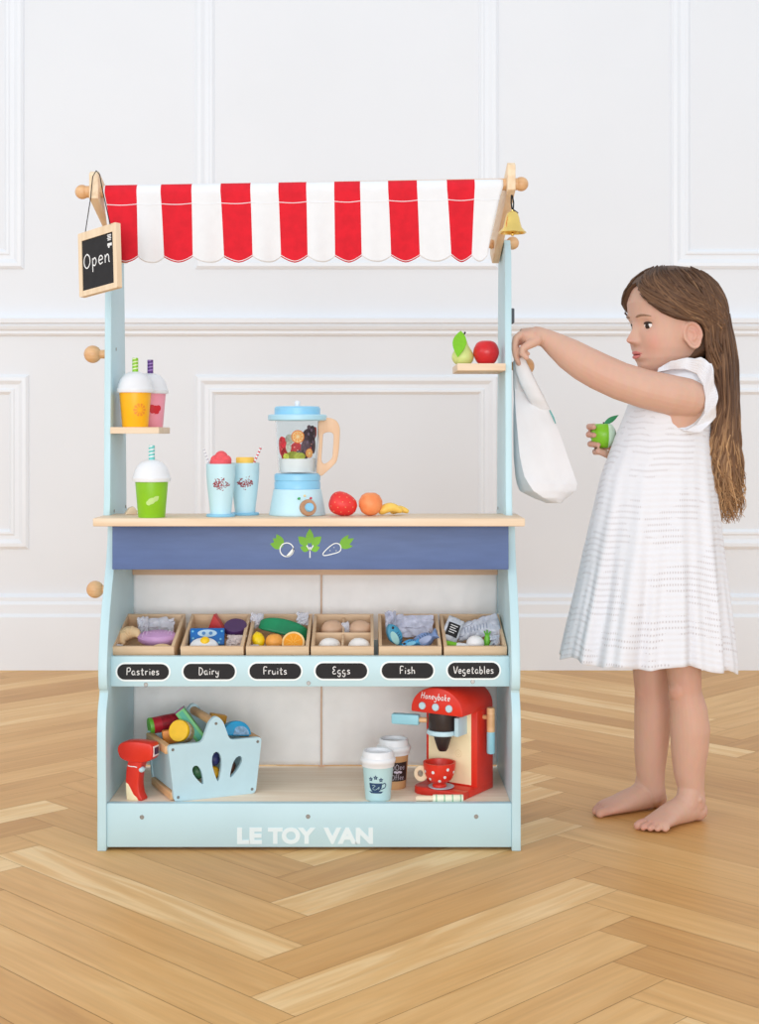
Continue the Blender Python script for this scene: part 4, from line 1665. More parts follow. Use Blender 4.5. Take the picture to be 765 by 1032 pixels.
def tear(cx, cz, ln, w_, rot):
    pts = []
    for k_ in range(16):
        a = 2 * PI * k_ / 16
        f = (1 - math.cos(a)) / 2
        pts.append((math.sin(a) * w_ / 2 * (.35 + .65 * f) * (1 if f > .0 else 0), (f - .5) * ln))
    c, s = math.cos(math.radians(rot)), math.sin(math.radians(rot))
    return [(cx + x * c - z * s, cz + x * s + z * c) for x, z in pts]


holes = [tear(.080, .056, .054, .025, 4), tear(.045, .044, .038, .021, 26), tear(.115, .052, .042, .021, -28)]
for nm, y0 in (('front_panel', 0), ('rear_panel', .134)):
    t = B()
    prism(t, panel, holes, .009, 0, T(0, y0, 0), .0)
    pn = obj(nm, t, MINT2, bk)
    if y0 == 0:
        for x, z in ((-.003, .094), (.158, .094), (.007, .008), (.147, .008), (.078, .134)):
            t = B()
            lathe(t, [(0, 0), (.0024, 0), (.0028, .0008), (.0028, .002)], 12, 0, T(x, -.0008, z) @ R('X', -90))
            obj('screw', t, METAL, pn)
for s, x0, x1 in ((-1, .002, -.008), (1, .152, .162)):
    t = B()
    prism(t, [(x0 - .002, .018), (x0 + .003, .018), (x1 + .003, .088), (x1 - .002, .088)], [], .125, 0, T(0, .009, 0))
    obj('side_panel', t, MINT2, bk)
    for z0, z1, xx in ((.002, .016, x0), (.085, .100, x1)):
        t = B()
        box(t, xx - .007, xx + .006, .009, .134, z0, z1, .002)
        obj('side_rail', t, wood('basket_rail', (224, 178, 130), (206, 158, 110), 1), bk)
t = B()
box(t, .006, .148, .009, .134, .003, .008)
obj('bottom', t, WX, bk)
t = B()
tube(t, [(.078, .006, .134), (.078, .136, .134)], .0078, 18)
obj('handle_bar', t, mat('handle_beech', (222, 176, 128), .45, rgb2=(204, 156, 108), scale=20), bk)


def bpt(u, v, w_):
    return Bm @ Vector((u, v, w_))


def can(name, label, cat, c, r, h_, m_body, m_lid, rot, band=None):
    t0 = thing(name, label, cat, c, 0, None, rot)
    t = B()
    lathe(t, [(0, -h_ / 2), (r, -h_ / 2), (r, h_ / 2 - .004), (0, h_ / 2 - .004)], 36)
    b_ = obj('can_body', t, m_body, t0)
    t = B()
    lathe(t, [(0, h_ / 2 - .0045), (r * 1.03, h_ / 2 - .0045), (r * 1.03, h_ / 2 + .001), (r * .98, h_ / 2 + .0025), (0, h_ / 2 + .0025)], 36)
    obj('can_lid', t, m_lid, t0)
    t = B()
    lathe(t, [(r + .0004, -h_ / 2 + .004), (r + .0004, h_ * .15)], 36) if band else ell(t, (0, 0, 0), .001)
    if band:
        obj('paper_label', t, band, b_)
    else:
        t.free()


def dirrot(d):
    return Vector(d).to_track_quat('Z', 'Y').to_euler()


can('toy_can', 'red toy tin with a green end lying on top at the basket back left', 'toy tin', P(166.5, 729, 2.66), .0155, .058, mat('tin_red', (196, 34, 52), .4, var=.05), mat('tin_green', (110, 190, 60), .4), dirrot((-1, -.42, -.12)), mat('tin_red_dark', (176, 24, 44), .45, var=.2, scale=200))
can('toy_can', 'toy tin with a bright yellow lid facing forward in the basket', 'toy tin', P(184, 737, 2.60), .0195, .030, mat('tin_white', (236, 230, 226), .4, var=.1, scale=300), mat('tin_yellow', (254, 200, 20), .4), dirrot((-.35, -1, .28)), mat('tin_print', (236, 200, 150), .5, var=.3, scale=260))
t0 = thing('toy_juice_box', 'tall green box with purple end leaning in the basket', 'toy carton', P(191.5, 729.5, 2.615), 0, None, (math.radians(-8), math.radians(-37), math.radians(8)))
t = B()
box(t, -.0095, .0095, -.012, .012, -.042, .032, .001)
bx_ = obj('box_side', t, mat('box_green', (112, 190, 120), .45, var=.04), t0)
t = B()
box(t, -.0097, .0097, -.0122, .0122, .0305, .0335, .0008)
obj('box_top', t, mat('box_purple', (130, 44, 110), .45), t0)
t = B()
box(t, -.0045, .0045, -.0126, -.0118, -.034, .028)
obj('box_stripe', t, mat('box_teal', (70, 170, 140), .5), bx_)
t = B()
box(t, -.015, .015, -.006, .006, -.013, .013, .002)
solo('toy_block', t, mat('block_orange', (244, 150, 60), .45), 'orange edge of a flat box behind the yellow lidded tin', 'toy carton', P(172, 742, 2.615), None, (0, -8, 14))
t0 = thing('toy_cheese_round', 'half-round bright blue box standing at the right of the basket', 'toy cheese', P(237.5, 736, 2.625), 0, None, (math.radians(-10), math.radians(6), math.radians(22)))
t = B()
rb = .0275
prism(t, arc(0, -.010, rb, 0, 180, 20), [], .024, 0, T(0, -.012, 0), .002)
b_ = obj('round_box', t, mat('cyan_blue', (28, 160, 214), .4, var=.04), t0)
t = B()
prism(t, arc(.006, -.009, rb * .62, 5, 130, 12) + [(-.008, -.008)], [], .001, 0, T(0, -.0128, 0))
obj('front_print', t, mat('print_lilac', (150, 190, 226), .5, var=.2, scale=200), b_)
t = B()
box(t, -.016, .016, -.008, .008, -.012, .012, .002)
solo('toy_block', t, mat('block_ochre', (226, 160, 50), .45), 'ochre yellow block behind the basket handle', 'toy carton', P(219, 726, 2.68), None, (0, 12, 20))
for (u, v, w_, r, cc, nm, lab) in ((.080, .022, .040, .012, (236, 176, 30), 'toy_lemon', 'yellow toy seen through the middle leaf cut-out of the basket'),
                                  (.082, .026, .064, .0125, (56, 60, 120), 'toy_plum', 'dark blue toy behind the top of the middle leaf cut-out'),
                                  (.050, .024, .045, .014, (60, 110, 70), 'toy_lime', 'dark green toy seen through the left leaf cut-out'),
                                  (.110, .026, .048, .014, (110, 74, 62), 'toy_kiwi', 'brown toy seen through the right leaf cut-out')):
    t = B()
    lathe(t, smooth_pts([(0, -r * .95), (r * .6, -r * .8), (r, 0), (r * .7, r * .75), (r * .2, r), (0, r * .95)], 3), 24)
    solo(nm, t, mat(nm + '_paint', cc, .45, var=.2, scale=80), lab, 'toy fruit', bpt(u, v, w_))


# takeaway coffee cups
def takeaway(px, d, label, m_cup, hh, rb_, rt):
    t0 = thing('takeaway_cup', label, 'toy coffee cup', (P(px, 0, d).x, d - 2.5, ZB))
    kk = d / F
    prof = [(rb_ * kk, 0), (rt * kk, hh * kk)]
    t = B()
    lathe(t, [(0, 0), (rb_ * kk * .95, 0), (rb_ * kk, .001)] + [(rt * kk, hh * kk), (0, hh * kk)], 40)
    c_ = obj('cup', t, m_cup, t0)
    t = B()
    q = rt
    lathe(t, [(0, hh - 2), (q + .8, hh - 2), (q + 1.2, hh + 1), (q + 2.0, hh + 2), (q + 2.4, hh + 4.2), (q + 1.8, hh + 6), (q + .5, hh + 7), (q - .2, hh + 12), (q - 1.2, hh + 13.2), (q - 2.8, hh + 12.6), (q - 3.6, hh + 10), (0, hh + 10)], 44)
    for v in t.verts:
        v.co *= kk
    obj('lid', t, WHITEP, t0)
    return c_, [(r, z) for r, z in prof], kk


c_, pf, kk = takeaway(381, 2.545, 'pale mint takeaway coffee cup with navy teacup print, in front', mat('cup_mint', (186, 220, 224), .5, var=.015), 36, 12.6, 15.6)
t = B()
def tp(px, py):      # crop 6 pixel -> print coordinates
    return ((345 + px / 9.5625 - 381) * kk, (808.5 - 735 - py / 9.5625) * kk)
pol = [[tp(*p) for p in ((255, 520), (385, 520), (380, 560), (365, 590), (340, 605), (300, 605), (275, 590), (260, 560))]]
pol += [[tp(*p) for p in ((250, 600), (395, 600), (375, 618), (275, 618))]]
pol += stroke_polys([tp(*p) for p in ((385, 530), (412, 520), (424, 540), (412, 565), (375, 578))], .0017)
for cx_, cz_ in ((272, 482), (320, 466), (372, 488)):
    st_ = []
    for q in range(10):
        a = PI / 2 + q * PI / 5
        rr2 = 25 if q % 2 == 0 else 13
        st_.append(tp(cx_ + rr2 * math.cos(a), cz_ - rr2 * math.sin(a)))
    pol.append(st_)
wrap(t, pol, pf, -90)
em = obj('teacup_print', t, NAVY, c_)
t = B()
wrap(t, [disc_pol(*tp(cx_, cz_), .0008, 8) for cx_, cz_ in ((272, 482), (320, 466), (372, 488))] + stroke_polys([tp(*p) for p in ((285, 545), (300, 535), (318, 545), (300, 560), (290, 575), (315, 585), (340, 570), (355, 555), (350, 580))], .0007), pf, -90, 0, .0006)
obj('print_detail', t, MATS['cup_mint'], em)
c_, pf, kk = takeaway(396.8, 2.632, 'brown kraft takeaway coffee cup with a dark label, standing behind the mint one', mat('kraft_card', (206, 158, 110), .6, var=.04, scale=60), 36, 12.2, 15.0)
t = B()
pol = []
for q in range(24):
    u0, u1 = -.021 + .042 * q / 24, -.021 + .042 * (q + 1) / 24
    pol.append([(u0, 8.5 * kk), (u1, 8.5 * kk), (u1, 27.5 * kk), (u0, 27.5 * kk)])
wrap(t, pol, pf, -72)
em = obj('dark_label', t, BLK, c_)
t = B()
wrap(t, text_polys('OOee', 6 * kk, .0007, 20 * kk, .9) + text_polys('Offee', 5.5 * kk, .0007, 10 * kk, .8), pf, -72, 0, .0005)
pol = [oval(-.002 + .0035 * q, 17.5 * kk + .001 * (q % 2), .003, .0022, 10) for q in range(-1, 3)]
wrap(t, pol, pf, -72, 0, .0006)
obj('label_lettering', t, mat('label_lilac', (214, 204, 220), .5), em)

# ------------------------------------------------------------------ coffee machine
MA = -33
FRc = P(466, 806, 2.528)
FRc.z = ZB
r_v = Vector((math.cos(math.radians(MA)), math.sin(math.radians(MA)), 0))
mo = Vector((FRc.x, FRc.y, 0)) - r_v * .108
mach = thing('toy_coffee_machine', 'red domed toy espresso machine with cream front on the bottom shelf', 'toy coffee machine', (mo.x, mo.y, ZB), MA)
MW, MD, MHt = .108, .118, .1985
mcx = MW / 2


def dome(x0, x1, zb, zt, zs, n=20):
    c = (x0 + x1) / 2
    return [(x0, zb), (x1, zb)] + [(c + (x1 - x0) / 2 * math.cos(PI * q / n), zs + (zt - zs) * math.sin(PI * q / n)) for q in range(n + 1)]


t = B()
prism(t, dome(0, MW, .150, MHt, .156), [], MD, 0, None, .003)
hd_ = obj('head', t, RED, mach)
t = B()
box(t, 0, MW, .055, MD, .010, .152, .002)
obj('column', t, RED, mach)
t = B()
box(t, .006, MW - .012, .0535, .056, .016, .152, .0005)
obj('front_plate', t, CREAM, mach)
t = B()
prism(t, [(p[0], p[1]) for p in rounded([(0, 0), (MW, 0), (MW, MD), (0, MD)], .022, 6)[0:]], [], .0165, 0, Matrix(((1, 0, 0, 0), (0, 0, 1, 0), (0, 1, 0, 0), (0, 0, 0, 1)))) if False else box(t, 0, MW, .02, MD, 0, .0135, .002)
prism(t, [(.022, 0), (MW, 0), (MW, .025), (0, .025), (0, .016), (.004, .007), (.012, .001)], [], .0135, 0, Matrix(((1, 0, 0, 0), (0, 0, 1, 0), (0, 1, 0, 0), (0, 0, 0, 1))), .0015)
obj('base', t, RED, mach)
for x in (.025, .053, .081):
    t = B()
    lathe(t, [(0, 0), (.0068, 0), (.0066, .0026), (.0055, .0036), (0, .0038)], 24, 0, T(x, 0, .163) @ R('X', 90))
    obj('button', t, MINT2, hd_)
t = B()
write(t, 'Honeybake', mcx - .002, .1765, .0115, .0012, T(0, -.0004, 0), sx=.9, shear=.2)
obj('lettering', t, PRINTW, hd_)
# brew group
t = B()
lathe(t, [(0, .118), (.0255, .118), (.026, .119), (.026, .151), (0, .151)], 36, 0, T(mcx - .004, .030, 0))
obj('brew_head', t, BLK, mach)
t = B()
lathe(t, [(0, .109), (.028, .109), (.0292, .1105), (.0292, .115), (.028, .1175), (0, .1175)], 40, 0, T(mcx - .004, .030, 0))
box(t, mcx + .026, mcx + .034, .020, .056, .109, .143, .001)
pf_ = obj('filter_ring', t, MINT2, mach)
t = B()
lathe(t, [(0, .078), (.007, .078), (.010, .083), (.0165, .104), (.0165, .110), (0, .110)], 32, 0, T(mcx - .004, .030, 0))
obj('spout', t, BLK, mach)
t = B()
hx = Matrix.Translation((mcx - .030, .010, .135)) @ R('Z', 197)
box(t, .010, .062, -.008, .008, -.0095, .0095, .003, 0, hx)
hn = obj('filter_handle', t, mat('handle_blue', (150, 206, 222), .42, var=.02), mach)
t = B()
tube(t, [hx @ Vector((-.004, 0, 0)), hx @ Vector((.012, 0, 0))], .0048, 14)
obj('handle_pin', t, BALL, hn)
# steam wand
t = B()
tube(t, [(MW - .002, .080, .138), (MW + .012, .080, .138)], .0042, 12)
wn = obj('wand_pin', t, BALL, mach)
t = B()
lathe(t, [(0, .113), (.0075, .113), (.0075, .155), (.0068, .157), (0, .157)], 24, 0, T(MW + .016, .078, 0))
obj('wand_grip', t, BALL, wn)
t = B()
lathe(t, [(0, .073), (.0062, .073), (.0075, .075), (.0075, .113), (0, .113)], 24, 0, T(MW + .016, .078, 0))
obj('wand_tip', t, MATS['handle_blue'], wn)
t = B()
seg_quads(t, oval(mcx + .016, .071, .0065, .0065, 22) + [(mcx + .0225, .071)], .0006, 0, T(0, .0533, 0))
seg_quads(t, oval(mcx + .016, .071, .0028, .0028, 14) + [(mcx + .0188, .071)], .0005, 0, T(0, .0533, 0))
obj('front_marking', t, mat('engraving', (226, 200, 140), .6), mach)
mm = Matrix.Translation((mo.x, mo.y, ZB)) @ R('Z', MA)
# saucer and cup
sau = mm @ Vector((mcx - .001, .019, .0135))
t = B()
lathe(t, [(0, 0), (.019, 0), (.0235, .0022), (.0238, .0032), (.019, .0024), (0, .0022)], 36)
solo('toy_saucer', t, mat('saucer_blue', (196, 224, 238), .4, var=.02), 'pale blue saucer on the red coffee machine base', 'toy saucer', sau)
cu_ = thing('toy_teacup', 'red wooden cup with white dots on the coffee machine base', 'toy cup', sau + Vector((-.003, -.001, .0024)))
cp = smooth_pts([(.0125, 0), (.0128, .003), (.012, .006), (.021, .013), (.0265, .024), (.0285, .034), (.0292, .044)], 3)
cp = [(r * 1.02, z * 1.02) for r, z in cp]
t = B()
lathe(t, [(0, 0)] + cp + [(.0262, .0445), (.0245, .034), (.0195, .018), (0, .013)], 44)
bowl = obj('bowl', t, RED, cu_)
for q, (u, z) in enumerate(((-.030, .030), (-.010, .031), (.012, .022), (.018, .036), (-.017, .017), (.034, .029), (.002, .0145), (-.036, .019), (.052, .024), (.070, .032), (.09, .02))):
    t = B()
    wrap(t, [disc_pol(u, z, .0029, 14)], cp, -97, 0, .0004)
    obj('white_dot', t, WHITEP, bowl)
t = B()
hm_ = Matrix.Translation((-.0335, .002, .0235)) @ R('Z', -8)
prism(t, oval(0, 0, .0128, .0145, 26), [oval(-.001, 0, .005, .006, 18)], .007, 0, hm_ @ T(0, -.0035, 0), .0012)
obj('cup_handle', t, WZ, cu_)
# striped stirrer lying at the shelf edge
sx0, sx1 = P(419, 0, 2.522).x, P(467, 0, 2.522).x
st0 = thing('toy_whisk_handle', 'cream and green striped wooden stick lying before the coffee machine', 'toy utensil', ((sx0 + sx1) / 2, .0235, ZB))
hl = (sx1 - sx0) / 2
t = B()
lathe(t, [(0, -hl), (.0042, -hl), (.0052, -hl + .002), (.0050, -hl * .25), (0, -hl * .25)], 18, 0, T(0, 0, .0066) @ R('Y', 90))
obj('wooden_end', t, WX, st0)
t = B()
lathe(t, [(0, -hl * .28), (.0062, -hl * .28), (.0066, -hl * .25), (.0066, hl - .001), (.006, hl), (0, hl)], 20, 0, T(0, 0, .0068) @ R('Y', 90))
g_ = obj('grip', t, mat('stick_cream', (246, 244, 220), .45), st0)
for q in range(4):
    z = -hl * .16 + hl * .34 * q
    t = B()
    lathe(t, [(.0062, z), (.00685, z), (.00685, z + .0022), (.0062, z + .0022)], 20, 0, T(0, 0, .0068) @ R('Y', 90))
    obj('green_band', t, mat('band_green', (150, 196, 160), .5), g_)

# ------------------------------------------------------------------ white tote bag
bag_o = P(532, 440, 2.69)
bagt = thing('tote_bag', 'white cotton tote bag on the right post peg, its strap held by the girl', 'bag', P(545, 500, 2.69))
BI = Matrix.Translation(-bagt.location)
RW = [(384, 518.6, 538, .006, .004), (400, 518.3, 546.5, .012, .006), (415, 518, 555, .024, .010), (435, 518, 563.5, .036, .016), (460, 518, 572, .048, .024), (480, 519.5, 579, .054, .030), (488, 521, 582, .056, .034), (495, 524, 580, .054, .034), (502, 538, 571, .042, .028), (507, 551, 566, .014, .012)]


def bagp(u, v):
    k = v * (len(RW) - 1)
    i = min(int(k), len(RW) - 2)
    f = k - i
    py, xl, xr, hd, _ = [a + (b - a) * f for a, b in zip(RW[i], RW[i + 1])]
    # corners seen from above: left-back, left-front edge, right, back
    cl = [(xl, 2.70), (xl + (xr - xl) * (.02 + .34 * v ** 1.6), 2.69 - hd), (xr, 2.69 - hd * .1), (xl + (xr - xl) * .5, 2.69 + hd * .8)]
    w_ = u * 4
    j = int(w_) % 4
    g = w_ - int(w_)
    p0, p1 = cl[j], cl[(j + 1) % 4]
    x = p0[0] + (p1[0] - p0[0]) * g
    d = p0[1] + (p1[1] - p0[1]) * g
    p = P(x, py, d)
    out = math.sin(PI * g)
    n = Vector((p1[1] - p0[1], -(p1[0] - p0[0]) / 520, 0))
    if n.length > 1e-6:
        n.normalize()
    p += n * (-.006 * out * (-1 if j != 9 else 1)) * min(1, v * 2)
    nn = mnoise.noise(Vector((u * 9, v * 2.2, 3.1))) * .0045 + mnoise.noise(Vector((u * 18, v * 7, 8))) * .002
    p += Vector((0, -1, 0)) * nn
    return p


t = B()
grid(t, bagp, 96, 60, 0, BI, cu=True)
bmesh.ops.holes_fill(t, edges=[e for e in t.edges if e.is_boundary], sides=0)
bmesh.ops.recalc_face_normals(t, faces=t.faces)
bag = obj('bag_body', t, BAGCLOTH, bagt, None, 50)
for L_, R_, d_ in (([(518.6, 362), (520, 374), (525, 388), (532, 401), (541, 415)], [(527.5, 360), (533, 371), (541, 387), (549, 402), (556, 416)], (2.648, 2.652, 2.654, 2.664, 2.690)),
                   ([(518, 364), (518, 375), (518.2, 390), (518.4, 400)], [(522, 366), (523, 377), (527, 392), (531, 402)], (2.672, 2.676, 2.68, 2.69))):
    t = B()

    def st_fn(u, v):
        k = v * (len(L_) - 1)
        idx = range(len(L_))
        a = [np.interp(k, idx, [q[c] for q in L_]) for c in (0, 1)]
        b = [np.interp(k, idx, [q[c] for q in R_]) for c in (0, 1)]
        return P(a[0] + (b[0] - a[0]) * u, a[1] + (b[1] - a[1]) * u, np.interp(k, idx, d_) + .006 * (2 * u - 1) ** 2)
    grid(t, st_fn, 8, 30, 0, BI)
    o_ = obj('strap', t, BAGCLOTH, bagt, None, 180)
    o_.modifiers.new('thickness', 'SOLIDIFY').thickness = .002
t = B()
tube(t, [P(554, 413.5, 2.664), P(557.5, 420.5, 2.667), P(560, 427, 2.67)], [(.003, .0008), (.004, .0008), (.001, .0008)], 8, 0, BI)
obj('teal_print', t, mat('teal_print', (120, 190, 190), .7), bag)

# ------------------------------------------------------------------ the girl
SKIN = bpy.data.materials.new('skin')
SKIN.use_nodes = True
nt = SKIN.node_tree
b_ = nt.nodes['Principled BSDF']
at = nt.nodes.new('ShaderNodeAttribute')
at.attribute_name = 'blush'
mx = nt.nodes.new('ShaderNodeMix')
mx.data_type = 'RGBA'
mx.inputs[6].default_value = lin((217, 174, 153))
mx.inputs[7].default_value = lin((213, 136, 119))
nt.links.new(at.outputs['Fac'], mx.inputs[0])
nz = nt.nodes.new('ShaderNodeTexNoise')
nz.inputs['Scale'].default_value = 40
mx2 = nt.nodes.new('ShaderNodeMix')
mx2.data_type = 'RGBA'
mx2.blend_type = 'MULTIPLY'
mx2.inputs[0].default_value = .12
nt.links.new(mx.outputs[2], mx2.inputs[6])
nt.links.new(nz.outputs['Color'], mx2.inputs[7])
nt.links.new(mx2.outputs[2], b_.inputs['Base Color'])
b_.inputs['Roughness'].default_value = .5
b_.inputs['Specular IOR Level'].default_value = .35
b_.inputs['Subsurface Weight'].default_value = .12
b_.inputs['Subsurface Radius'].default_value = (1, .35, .2)
b_.inputs['Subsurface Scale'].default_value = .006

girl = thing('person', 'barefoot girl with long brown hair in a white eyelet dress reaching for the bag', 'person', (P(680, 0, 2.70).x, .20, 0))
GI = Matrix.Translation(-girl.location)

# head, modelled in its own frame: x forward, y to her left, z up from the chin
TH = math.radians(19)
HO = P(677, 374.5, 2.705)
HM = Matrix.Translation(HO) @ Matrix.Rotation(PI + TH, 4, 'Z') @ Matrix.Rotation(math.radians(3), 4, 'Y')
Zs = [0, .006, .014, .027, .045, .065, .085, .11, .135, .16, .178, .19, .1955, .197]
Fs = [.046, .060, .0675, .0720, .0735, .0745, .0755, .0790, .0795, .070, .054, .034, .016, .0]
Bs = [.02, .0, -.02, -.045, -.066, -.078, -.087, -.093, -.092, -.083, -.066, -.044, -.024, -.006]
Ws = [.012, .024, .034, .046, .0550, .0605, .0645, .0675, .068, .062, .050, .032, .016, .0]


def g_(v, s):
    return math.exp(-(v / s) ** 2)


def head_base(phi, z, off=0.0):
    f, b, w_ = [float(np.interp(z, Zs, q)) for q in (Fs, Bs, Ws)]
    xc, a = (f + b) / 2, (f - b) / 2
    c, s = math.cos(phi), math.sin(phi)
    e = 2 / 2.25
    x = xc + (a + off) * math.copysign(abs(c) ** e, c)
    y = (w_ + off) * math.copysign(abs(s) ** e, s)
    return x, y


def feat(y, z):
    ay = abs(y)
    d = 0
    if .050 < z < .096:
        prof = np.interp(z, [.050, .055, .060, .064, .070, .082, .096], [0, .45, .95, 1.0, .80, .34, .10])
        d += .0215 * prof * g_(y, .0062 + .0035 * float(np.interp(z, [.052, .06, .075], [1, .8, 0])))
        d += .006 * g_(ay - .0095, .0045) * g_(z - .0595, .0045)
    d += .0072 * g_(y, .0150) * (g_(z - .0405, .0045) + .95 * g_(z - .0300, .0046))
    d -= .0035 * g_(y, .018) * g_(z - .0210, .005)
    d += .0045 * g_(y, .015) * g_(z - .009, .009)
    d -= .0085 * g_(ay - .0275, .0125) * g_(z - .0890, .0105)
    d += .0020 * g_(ay - .026, .018) * g_(z - .105, .006)
    d += .0045 * g_(ay - .036, .017) * g_(z - .056, .018)
    return d


def head_pt(phi, z):
    x, y = head_base(phi, z)
    if math.cos(phi) > 0:
        x += feat(y, z) * min(1, math.cos(phi) * 1.6)
    return Vector((x, y, z))


def face_x(y, z):
    """front surface x for a given side offset and height"""
    lo, hi = 0.0, PI / 2
    for _ in range(30):
        m_ = (lo + hi) / 2
        if head_base(m_, z)[1] < abs(y):
            lo = m_
        else:
            hi = m_
    p = head_pt(math.copysign(lo, y), z)
    return p.x


BODY = B()


def loft_h(secs, n=32):
    t = B()
    rings = []
    for c, rx, ry in secs:
        rings.append([t.verts.new((c[0] + rx * math.cos(2 * PI * k / n), c[1] + ry * math.sin(2 * PI * k / n), c[2])) for k in range(n)])
    for a, b in zip(rings, rings[1:]):
        for k in range(n):
            t.faces.new((a[k], a[(k + 1) % n], b[(k + 1) % n], b[k]))
    t.faces.new(rings[0])
    t.faces.new(rings[-1])
    bmesh.ops.recalc_face_normals(t, faces=t.faces)
    return merge(BODY, t)


# head shell
t = B()
nph, zz = 96, list(np.linspace(0.0, .1968, 90))
rings = [[t.verts.new(head_pt(2 * PI * k / nph, z)) for k in range(nph)] for z in zz]
for a, b in zip(rings, rings[1:]):
    for k in range(nph):
        t.faces.new((a[k], a[(k + 1) % nph], b[(k + 1) % nph], b[k]))
t.faces.new(rings[0])
t.faces.new(rings[-1])
bmesh.ops.recalc_face_normals(t, faces=t.faces)
merge(BODY, t, HM)
# ears
for s in (1, -1):
    em = HM @ Matrix.Translation((-.008, s * .0665, .0655)) @ Matrix.Rotation(math.radians(-s * 20), 4, 'Z') @ Matrix.Rotation(math.radians(10), 4, 'Y')
    ring = [(.0155 * math.cos(a) * (1.0 - .18 * (math.sin(a) < -.3)), s * .003, .0235 * math.sin(a)) for a in [2 * PI * k / 28 for k in range(28)]]
    tube(BODY, ring, .0036, 10, 0, em, closed=True)
    ell(BODY, (0, 0, 0), (.0145, .0038, .022), 0, em @ Matrix()) if False else merge(BODY, (lambda q: (bmesh.ops.create_uvsphere(q, u_segments=20, v_segments=12, radius=1), q)[1])(B()), em @ Matrix.Diagonal((.0145, .0032, .022, 1)))
    tube(BODY, [(.004, s * .003, .012), (-.004, s * .0042, .006), (-.005, s * .0042, -.004), (.001, s * .004, -.010)], .0026, 8, 0, em)
# neck
tube(BODY, [HM @ Vector((-.020, 0, .05)), HM @ Vector((-.022, 0, .01)), P(690, 388, 2.72), P(688, 405, 2.72)], [.034, .034, .038, .05], 24)
# torso
def hc(px, py, d=2.72):
    return P(px, py, d)


loft_h([(hc(688, 384), .030, .040), (hc(686, 390), .045, .075), (hc(682, 398), .058, .100), (hc(678, 412), .066, .098), (hc(672, 440), .070, .082), (hc(668, 480), .066, .076), (hc(668, 515), .070, .080), (hc(670, 560), .074, .088), (hc(672, 600), .066, .082)])
# near (left) arm
nA = [P(693, 401, 2.640), P(676, 398, 2.632), P(650, 392, 2.628), P(625, 384, 2.63), P(604, 374.5, 2.635), P(588, 366, 2.64), P(573, 356.5, 2.645), P(560, 347.5, 2.65), P(550, 341, 2.652), P(541, 337.5, 2.655)]
capsule(BODY, nA, [.037, .0375, .0365, .0355, .0350, .0335, .0300, .0235, .0180, .0165], 24)
# palm of the near hand, knuckles above the strap
def finger(pts, rads):
    capsule(BODY, pts, rads, 12)


pal = [P(546, 339.5, 2.655), P(535, 339.5, 2.655), P(524.5, 339.5, 2.655)]
tube(BODY, pal, [(.020, .0165), (.026, .0180), (.026, .0155)], 20)
capsule(BODY, [P(536, 338, 2.640), P(525, 338.5, 2.637)], [.012, .0095], 14)
capsule(BODY, [P(536, 338, 2.672), P(525, 338.5, 2.676)], [.011, .0090], 14)
for k, (dk, ln) in enumerate(((2.631, 1.0), (2.645, 1.08), (2.659, 1.02), (2.672, .88))):
    x0 = 521.5 + .6 * k
    finger([P(x0 + 3, 337.5, dk), P(x0 - 1.5, 341, dk), P(x0 - 3.2, 338 + 11.5 * ln, dk), P(x0 - 2.0, 338 + 20 * ln, dk + .002), P(x0 + .6, 338 + 26.5 * ln, dk + .004)], [.0074, .0070, .0062, .0056, .0048])
finger([P(541, 343, 2.637), P(533, 347.5, 2.628), P(526.5, 351.5, 2.624), P(526, 356, 2.622), P(530.5, 360.5, 2.622)], [.0105, .0088, .0070, .0064, .0054])
finger([P(521.5, 352, 2.636), P(526, 355, 2.633), P(532, 356.5, 2.634)], [.0052, .0054, .0046])
# far (right) arm
fA = [P(686, 402, 2.80), P(682, 425, 2.825), P(678, 455, 2.845), P(672, 470, 2.845), P(652, 464, 2.83), P(634, 456, 2.822), P(625, 452, 2.82)]
capsule(BODY, fA, [.036, .034, .031, .030, .028, .021, .0175], 20)
tube(BODY, [P(628, 453, 2.822), P(618, 449, 2.822), P(606, 442, 2.824)], [(.018, .0125), (.027, .0125), (.027, .0105)], 20)
for k, (y0, xt, ln) in enumerate(((430.0, 599.5, 1.0), (438.0, 600.0, 1.0), (447.5, 604, 1.0), (455.5, 610, .9))):
    finger([P(609, y0 + (2, 0, -2, -4)[k], 2.824), P(598.5 + (0, -.4, .5, 4)[k], y0 + (0, 0, 0, -1)[k], 2.822), P(593.8 + (0, -.5, 1.0, 6)[k], y0, 2.802), P(594.2 + (0, -.5, 2.0, 7)[k], y0, 2.780), P(xt - 1, y0 + .6, 2.7655)], [.0074, .0070, .0064, .0060, .0054])
finger([P(620, 450, 2.815), P(622, 457, 2.795), P(612, 458, 2.772), P(603, 454.5, 2.762)], [.0105, .0090, .0078, .0060])
# legs
capsule(BODY, [P(672, 585, 2.685), P(681, 640, 2.68), P(689, 672, 2.677), P(691, 697, 2.677), P(694, 715, 2.681), P(695.5, 735, 2.686), P(695, 757, 2.69), P(694.5, 778, 2.692), P(697, 797, 2.694), P(699, 808, 2.694)], [.052, .043, .0335, .0300, .0350, .0378, .0350, .0295, .0245, .0235], 28)
capsule(BODY, [P(660, 585, 2.765), P(656, 640, 2.765), P(656, 672, 2.765), P(657, 697, 2.765), P(657.5, 715, 2.768), P(657.5, 735, 2.772), P(656, 757, 2.775), P(655.5, 776, 2.777), P(657, 792, 2.778), P(659, 800, 2.778)], [.052, .043, .0360, .0330, .0350, .0350, .0325, .0285, .0250, .0240], 28)
ell(BODY, P(685, 694, 2.670), (.0215, .0215, .028))
ell(BODY, P(651.5, 695, 2.760), (.0225, .0225, .028))


